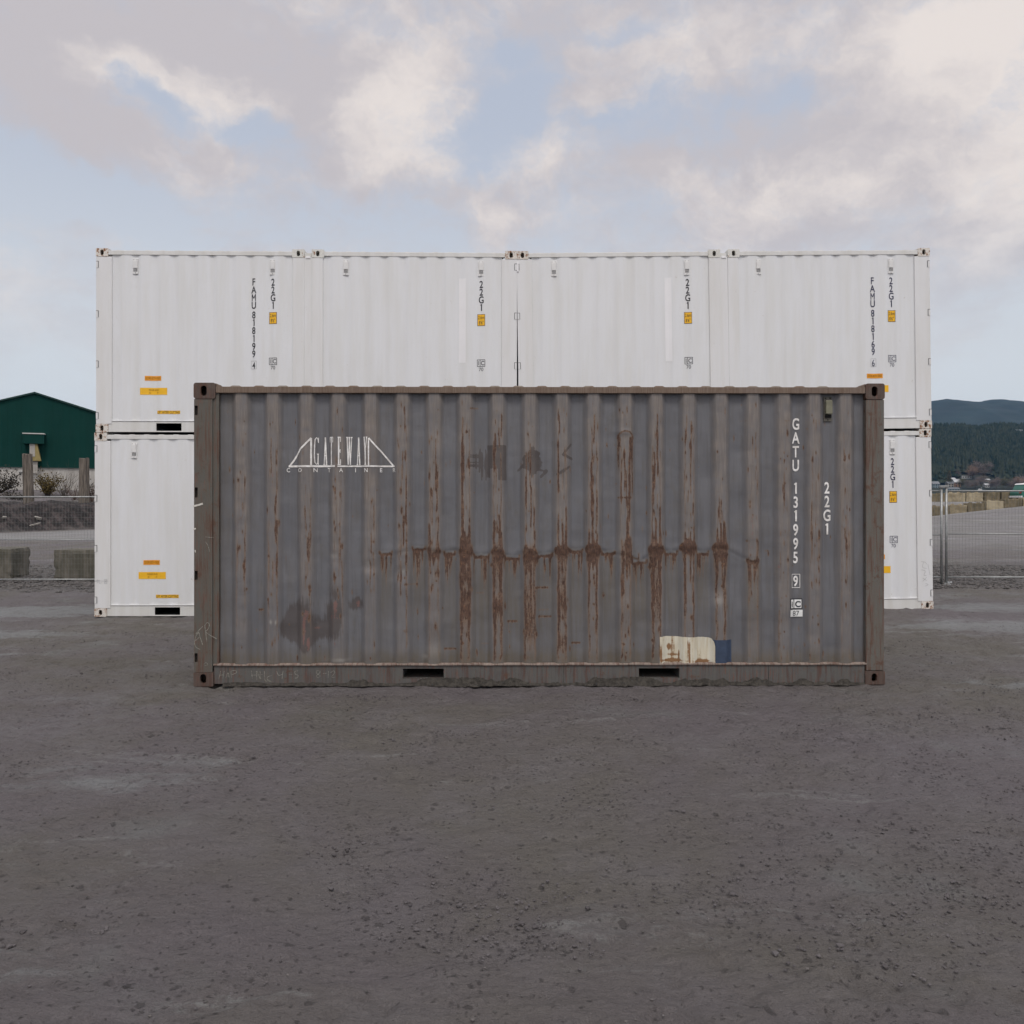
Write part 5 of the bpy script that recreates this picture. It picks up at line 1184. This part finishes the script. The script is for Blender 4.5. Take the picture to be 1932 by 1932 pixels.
shrub(141, 922, 56, 1.5, 0.9, 24, 0.012, 'twig_red', None, 0, 'low bare reddish scrub left of the right timber piling', 'scrub', 'bare_scrub', 4)
shrub(171, 922, 55, 1.5, 0.5, 24, 0.016, 'twig_red', 'leaf_dark', 240, 'reddish bare bush between the right piling and the white container', 'bush', 'reddish_bush', 5)
shrub(30, 932, 53, 1.0, 1.8, 22, 0.02, 'twig', 'leaf_dark', 260, 'low sprawling dark scrub left of the left piling', 'scrub', 'low_scrub', 6, 0.06, 0.2)
for i, (u, v, y, L, yaw, rl, w, lab) in enumerate([(69, 1306 / 1.325, 46.9, 0.75, -0.35, -0.10, 0.20, 'short pale plank lying on the dark bank'), (60, 1315.5 / 1.325, 46.2, 0.95, 0.25, 0.30, 0.09, 'bleached driftwood branch leaning below the pale plank'),
                                   (8, 1293 / 1.325, 44.8, 0.25, 0.2, 0, 0.12, 'small white scrap on the bank near the left edge')]):
    x = (u - CU) / F * y
    t = MB(); t.prism([(-L / 2, -w / 2), (L / 2 - .05, -w / 2.4), (L / 2, w / 4), (-L / 2 + .06, w / 2)], 'y', -0.05, 0.05)
    o = t.build('timber_scrap', 'plank', None, 0.01); o.location = (x, y, max(float(gz(x, y)) + 0.05, CH - (v - CV) / F * y)); o.rotation_euler = (0.35, -rl, yaw); tag(o, lab, 'timber scrap')

# ------------------------------------------------------------------ far shore: hills, forest, houses, bare trees
def at(u, v, y): return ((u - CU) / F * y, y, CH + (CV - v) / F * y)
def hill_z(x, y):
    u = CU + F * x / y
    v = np.interp(y, [1060, 1110, 1150, 1200, 1260, 1350, 1500, 1650, 1750, 1900, 2200], [949.5, 938, 925, 915, 900, 880, 852, 829, 824, 838, 900])
    z = CH + (CV - v) / F * y
    side = ss(600, 1350, u) * (1 - 0.3 * ss(2300, 3200, u))
    return z * side - 3.2 * (1 - side) + side * ss(1300, 1450, y) * 9 * (fbm(x / 160, y / 160, 7, 3) - 0.5)
HX, HY = np.meshgrid(np.linspace(-400, 2600, 160), np.linspace(1050, 2200, 60))
tag(grid_mesh('hillside', HX, HY, hill_z(HX, HY), 'hill'), kind='structure')
ru = np.array([200, 700, 1100, 1500, 1700, 1762, 1788, 1820, 1849, 1865, 1895, 1920, 1940, 2000, 2100, 2300, 2700])
rv = np.array([944, 930, 870, 790, 763, 755, 751.5, 754.8, 756.8, 753.6, 752.4, 754, 758.5, 764, 748, 780, 850])
yy_ = np.array([2150, 2500, 2900, 3200, 3500, 3800, 4300]); cf = np.array([0.0, 0.30, 0.60, 0.82, 1.0, 0.8, 0.1])
uu_ = np.linspace(200, 2700, 420); UU, YY = np.meshgrid(uu_, np.linspace(2150, 4300, 90))
topz = (CV - np.interp(UU, ru, rv)) / F * 3500
XX = (UU - CU) / F * 3500
ZZ = -3 + (topz + 3) * np.interp(YY, yy_, cf) + 14 * (fbm(XX / 90, YY / 90, 3, 4, 0.6) - 0.5) * np.interp(YY, [2150, 2600, 3400, 3600], [1, 1, .25, 1]) + 3.0 * (fbm(XX / 14, YY / 14, 6, 2) - 0.5)
XX = XX * (0.9 + 0.1 * YY / 3500)
tag(grid_mesh('far_hills', XX, YY, ZZ, 'hill_far'), kind='structure')
# conifer forest: one mass
def forest():
    allv, allf = [], []; base = 0; n = 7
    ang = np.linspace(0, 2 * np.pi, n, endpoint=False)
    rnd = np.random.RandomState(3); spots = []
    for _ in range(16000):
        y = rnd.uniform(1200, 1760); u = rnd.uniform(1735, 1965)
        spots.append((u, y))
    for _ in range(2600): spots.append((rnd.uniform(1250, 2500), rnd.uniform(1230, 1760)))
    for u, y in spots:
        x = (u - CU) / F * y
        g = float(hill_z(x, y))
        clr = float(vn(np.array(x / 45), np.array(y / 45), 13))
        if y < 1290 and (clr < 0.62): continue
        h = rnd.uniform(13, 27) * (0.8 + 0.5 * clr); r = h * rnd.uniform(0.14, 0.24)
        V = []
        lv = 3
        for k in range(lv):
            z0 = h * (0.10 + 0.27 * k); z1 = z0 + h * (0.40 if k < lv - 1 else 0.36); rr = r * (1 - 0.28 * k) * (1 + 0.35 * (rnd.rand(n) - 0.5)); a = ang + rnd.rand() * 6
            V.append(np.stack([x + rr * np.cos(a), y + rr * np.sin(a), g + z0 + h * 0.05 * (rnd.rand(n) - 0.5)], -1)); V.append(np.array([[x, y, g + min(z1, h)]]))
            b0 = base + k * (n + 1)
            allf += [(b0 + i, b0 + (i + 1) % n, b0 + n) for i in range(n)]
        allv.append(np.concatenate(V)); base += lv * (n + 1)
    me = bpy.data.meshes.new('forest'); me.from_pydata(np.concatenate(allv).tolist(), [], allf); me.update()
    o = bpy.data.objects.new('forest', me); COL.objects.link(o); me.materials.append(M['fir'])
    tag(o, 'dense dark conifer forest covering the hillside across the water', 'forest', kind='stuff')
forest()
def yfor(v): return float(np.interp(-v, [-938, -925, -915, -900, -880, -852], [1110, 1150, 1200, 1260, 1350, 1500])) + 2
def house(u0, u1, v0, v1, y, wall, roof, label, flat=False, storeys=2):
    """v0 top of the roof, v1 foot of the wall"""
    if y < 1500: y = yfor(v1)
    s = F / y; w = (u1 - u0) / s; x = ((u0 + u1) / 2 - CU) / s; zt_ = CH - (v0 - CV) / s; zb = CH - (v1 - CV) / s
    t = empty('house', (x, y, zb)); tag(t, label, 'house', 'houses across the water')
    H = zt_ - zb; hw = H * (0.94 if flat else 0.6); d = min(10, w)
    b = MB(); b.box(-w / 2, w / 2, 0, d, -9, hw); b.build('wall', wall, t)
    b = MB()
    if flat: b.box(-w / 2 - .5, w / 2 + .5, -.6, d + .5, hw, H)
    else: b.prism([(-0.7, hw), (d + 0.7, hw), (d / 2, H)], 'x', -w / 2 - 0.6, w / 2 + 0.6)
    b.build('roof', roof, t)
    nw = max(2, int(w / 3.2))
    for fl in range(storeys):
        zc_ = hw * (fl + 0.5) / storeys
        for k in range(nw):
            xc = -w / 2 + w * (k + 0.5) / nw
            b = MB(); b.box(xc - 0.8, xc + 0.8, -0.06, 0.02, zc_ - hw * .16 / 1, zc_ + hw * .14); b.build('window', 'glass', t)
    return t
house(1815, 1834, 896.5, 903.5, 1235, 'house_white', 'roof_grey', 'long white house with dark windows among the trees across the water', True, 1)
house(1777, 1788, 901.5, 908.5, 1215, 'house_tan', 'roof_white', 'house with a bright roof left of the cone shaped tree', False, 1)
house(1793.5, 1803, 901, 908, 1215, 'house_tan', 'roof_white', 'white roofed house right of the cone shaped tree', False, 1)
house(1801, 1813, 904, 919, 1195, 'house_brick', 'roof_white', 'brick house with a pale roof above the waterfront sheds', False, 2)
house(1789, 1800, 908, 919, 1190, 'house_tan', 'roof_grey', 'tan two storey house left of the brick house', False, 2)
house(1760, 1773, 908, 921, 1185, 'house_blue', 'roof_grey', 'dark blue house half hidden by the white container', False, 2)
house(1757, 1774, 893.2, 899, 1240, 'house_tan', 'roof_white', 'highest pale roofed house beside the white container', False, 1)
house(1773.5, 1785, 895, 899.5, 1240, 'house_blue', 'roof_white', 'small pale roofed house uphill of the tan ones', False, 1)
house(1786, 1811, 919.5, 926, 1160, 'house_blue', 'roof_grey', 'long blue grey waterfront shed above the fence rail', False, 1)
house(1861, 1868, 903, 910, 1215, 'house_tan', 'roof_white', 'small narrow white roofed house above the boat', False, 1)
house(1859, 1867, 912, 920, 1185, 'house_white', 'roof_white', 'small white house at the waterfront right of the boat', False, 1)
house(1900, 1908, 903, 908, 1210, 'house_white', 'roof_white', 'isolated white roofed house near the right edge across the water', False, 1)
house(1866.5, 1873, 808.5, 814.5, 1640, 'house_white', 'roof_white', 'left white house at the top of the forested hill', False, 1)
house(1904, 1909.5, 812, 818, 1640, 'house_blue', 'roof_white', 'pale blue house at the top of the forested hill', False, 1)
house(1912, 1920, 809.5, 814, 1640, 'house_white', 'roof_white', 'long white house at the top of the forested hill', False, 1)
house(1924, 1930, 810, 815, 1640, 'house_white', 'roof_grey', 'rightmost house at the top of the forested hill', False, 1)
# a boat by the far shore
bt = empty('boat', at(1848, 924.5, 1150)); tag(bt, 'white motor boat at the far waterfront', 'boat')
MB().prism([(-3.2, 0.2), (-2.6, -0.9), (2.4, -0.9), (3.6, 0.9), (1.5, 0.5)], 'y', -1.3, 1.3).build('hull', 'house_white', bt)
MB().prism([(-1.6, 0.4), (1.2, 0.5), (0.8, 1.9), (-1.2, 1.9)], 'y', -0.9, 0.9).build('cabin', 'house_white', bt)
MB().tube([(2.2, 0, 0.6), (2.9, 0, 3.8)], 0.25, 5).build('mast', 'house_white', bt)
pr_ = MB(); pr_.box(-6, 7, 1.5, 3.5, -1.6, -0.9); pr_.box(-5.8, -5.4, 1.6, 2.0, -12, -1.6); pr_.box(6.4, 6.8, 1.6, 2.0, -12, -1.6)
pro = pr_.build('jetty', 'plank'); pro.location = bt.location; tag(pro, 'low grey jetty by the white boat', 'jetty')
def far_tree(u, vt, vb, y, cm, label, seed, conical=False, wide=0.42):
    y = yfor(vb)
    rnd = random.Random(seed); x, _, zt_ = at(u, vt, y); zb = CH + (CV - vb) / F * y; H = zt_ - zb
    t = empty('conical_tree' if conical else 'bare_tree', (x, y, zb)); tag(t, label, 'tree', 'trees along the far shore')
    MB().tube([(0, 0, -3), (0, 0, H * .5), (0.3, 0, H * .85)], H * 0.020, 6, H * 0.006).build('trunk', 'bark', t)
    b = MB()
    for k in range(9):
        a = rnd.uniform(0, 6.28); z0 = H * rnd.uniform(.25, .6); b.tube([(0, 0, z0), (math.cos(a) * H * .13, math.sin(a) * H * .13, z0 + H * .15), (math.cos(a) * H * .2, math.sin(a) * H * .2, z0 + H * .33)], H * .008, 4, H * .003)
    b.build('limbs', 'bark', t)
    q = MB()
    clumps = [(Vector((rnd.gauss(0, .16), rnd.gauss(0, .16), rnd.uniform(.35, .88))) * H) for _ in range(16)]
    for i in range(2400):
        if conical:
            z = rnd.uniform(.08, 1.0); rr = (1 - z) * wide * .6 * math.sqrt(rnd.random()); a = rnd.uniform(0, 6.28); p = Vector((rr * math.cos(a), rr * math.sin(a), z)) * H
        else:
            c_ = rnd.choice(clumps); p = c_ + Vector((rnd.gauss(0, .085), rnd.gauss(0, .085), rnd.gauss(0, .075))) * H * (wide / .42)
        a = Vector((rnd.gauss(0, 1), rnd.gauss(0, 1), rnd.gauss(.6, 1))).normalized(); b_ = a.orthogonal().normalized(); s = H * .035 * rnd.uniform(.5, 1.5)
        q.poly([p, p + a * s + b_ * s * .25, p + a * s * 2.0, p + a * s - b_ * s * .25])
    q.build('crown', cm, t)
far_tree(1836, 876, 905, 1225, 'bare_a', 'russet bare tree behind the long white house', 1)
far_tree(1856, 870, 906, 1250, 'bare_b', 'tall grey bare tree right of the russet one', 2)
far_tree(1851, 898, 922, 1180, 'bare_b', 'grey bare tree above the white boat', 3)
far_tree(1840, 905, 923, 1165, 'bare_b', 'low round bare tree left of the white boat', 4, wide=.6)
far_tree(1826, 904, 923, 1170, 'bare_b', 'low bare tree below the long white house', 5, wide=.6)
far_tree(1791, 889, 918, 1180, 'bare_c', 'cone shaped olive tree between the pale roofed houses', 6, True)
far_tree(1806, 885, 902, 1245, 'bare_b', 'bare tree uphill of the brick house', 7)
far_tree(1896, 902, 924, 1175, 'bare_c', 'olive round tree left of the isolated white roofed house', 8, wide=.6)
far_tree(1880, 900, 924, 1175, 'bare_b', 'dark bare tree halfway between boat and right edge', 9, wide=.55)
far_tree(1918, 898, 924, 1180, 'bare_a', 'broad reddish bare tree at the shore near the right edge', 10, wide=.6)
far_tree(1926, 868, 900, 1250, 'bare_a', 'tall russet bare tree at the right edge of the picture', 11)
far_tree(1908, 905, 925, 1165, 'bare_b', 'small bare tree in front of the isolated white roofed house', 12, wide=.6)
far_tree(1871, 905, 925, 1168, 'bare_b', 'small bare tree right of the waterfront houses', 13, wide=.6)
far_tree(1768, 897, 912, 1210, 'bare_c', 'olive tree between the dark blue house and the pale roofs', 14, wide=.6)
far_tree(1814, 903, 922, 1180, 'bare_c', 'dark olive tree right of the brick house', 15, wide=.5)
far_tree(1934, 893, 922, 1190, 'bare_b', 'grey bare tree just past the right edge', 16, wide=.6)

# ------------------------------------------------------------------ air
T_ = bpy.data.materials.new('air'); T_.use_nodes = True; T_.node_tree.nodes.clear(); A = NT(T_.node_tree)
o_ = A.new('ShaderNodeOutputMaterial'); pvn = A.new('ShaderNodeVolumePrincipled'); A.l.new(pvn.outputs[0], o_.inputs['Volume'])
pvn.inputs['Color'].default_value = (0.25, 0.55, 1.0, 1); pvn.inputs['Density'].default_value = 0.00004; pvn.inputs['Anisotropy'].default_value = 0.0
M['air'] = T_
hz_ = MB(); hz_.box(-5200, 5200, -5200, 5200, -8, 520)
ho = hz_.build('haze', 'air'); tag(ho, kind='stuff')
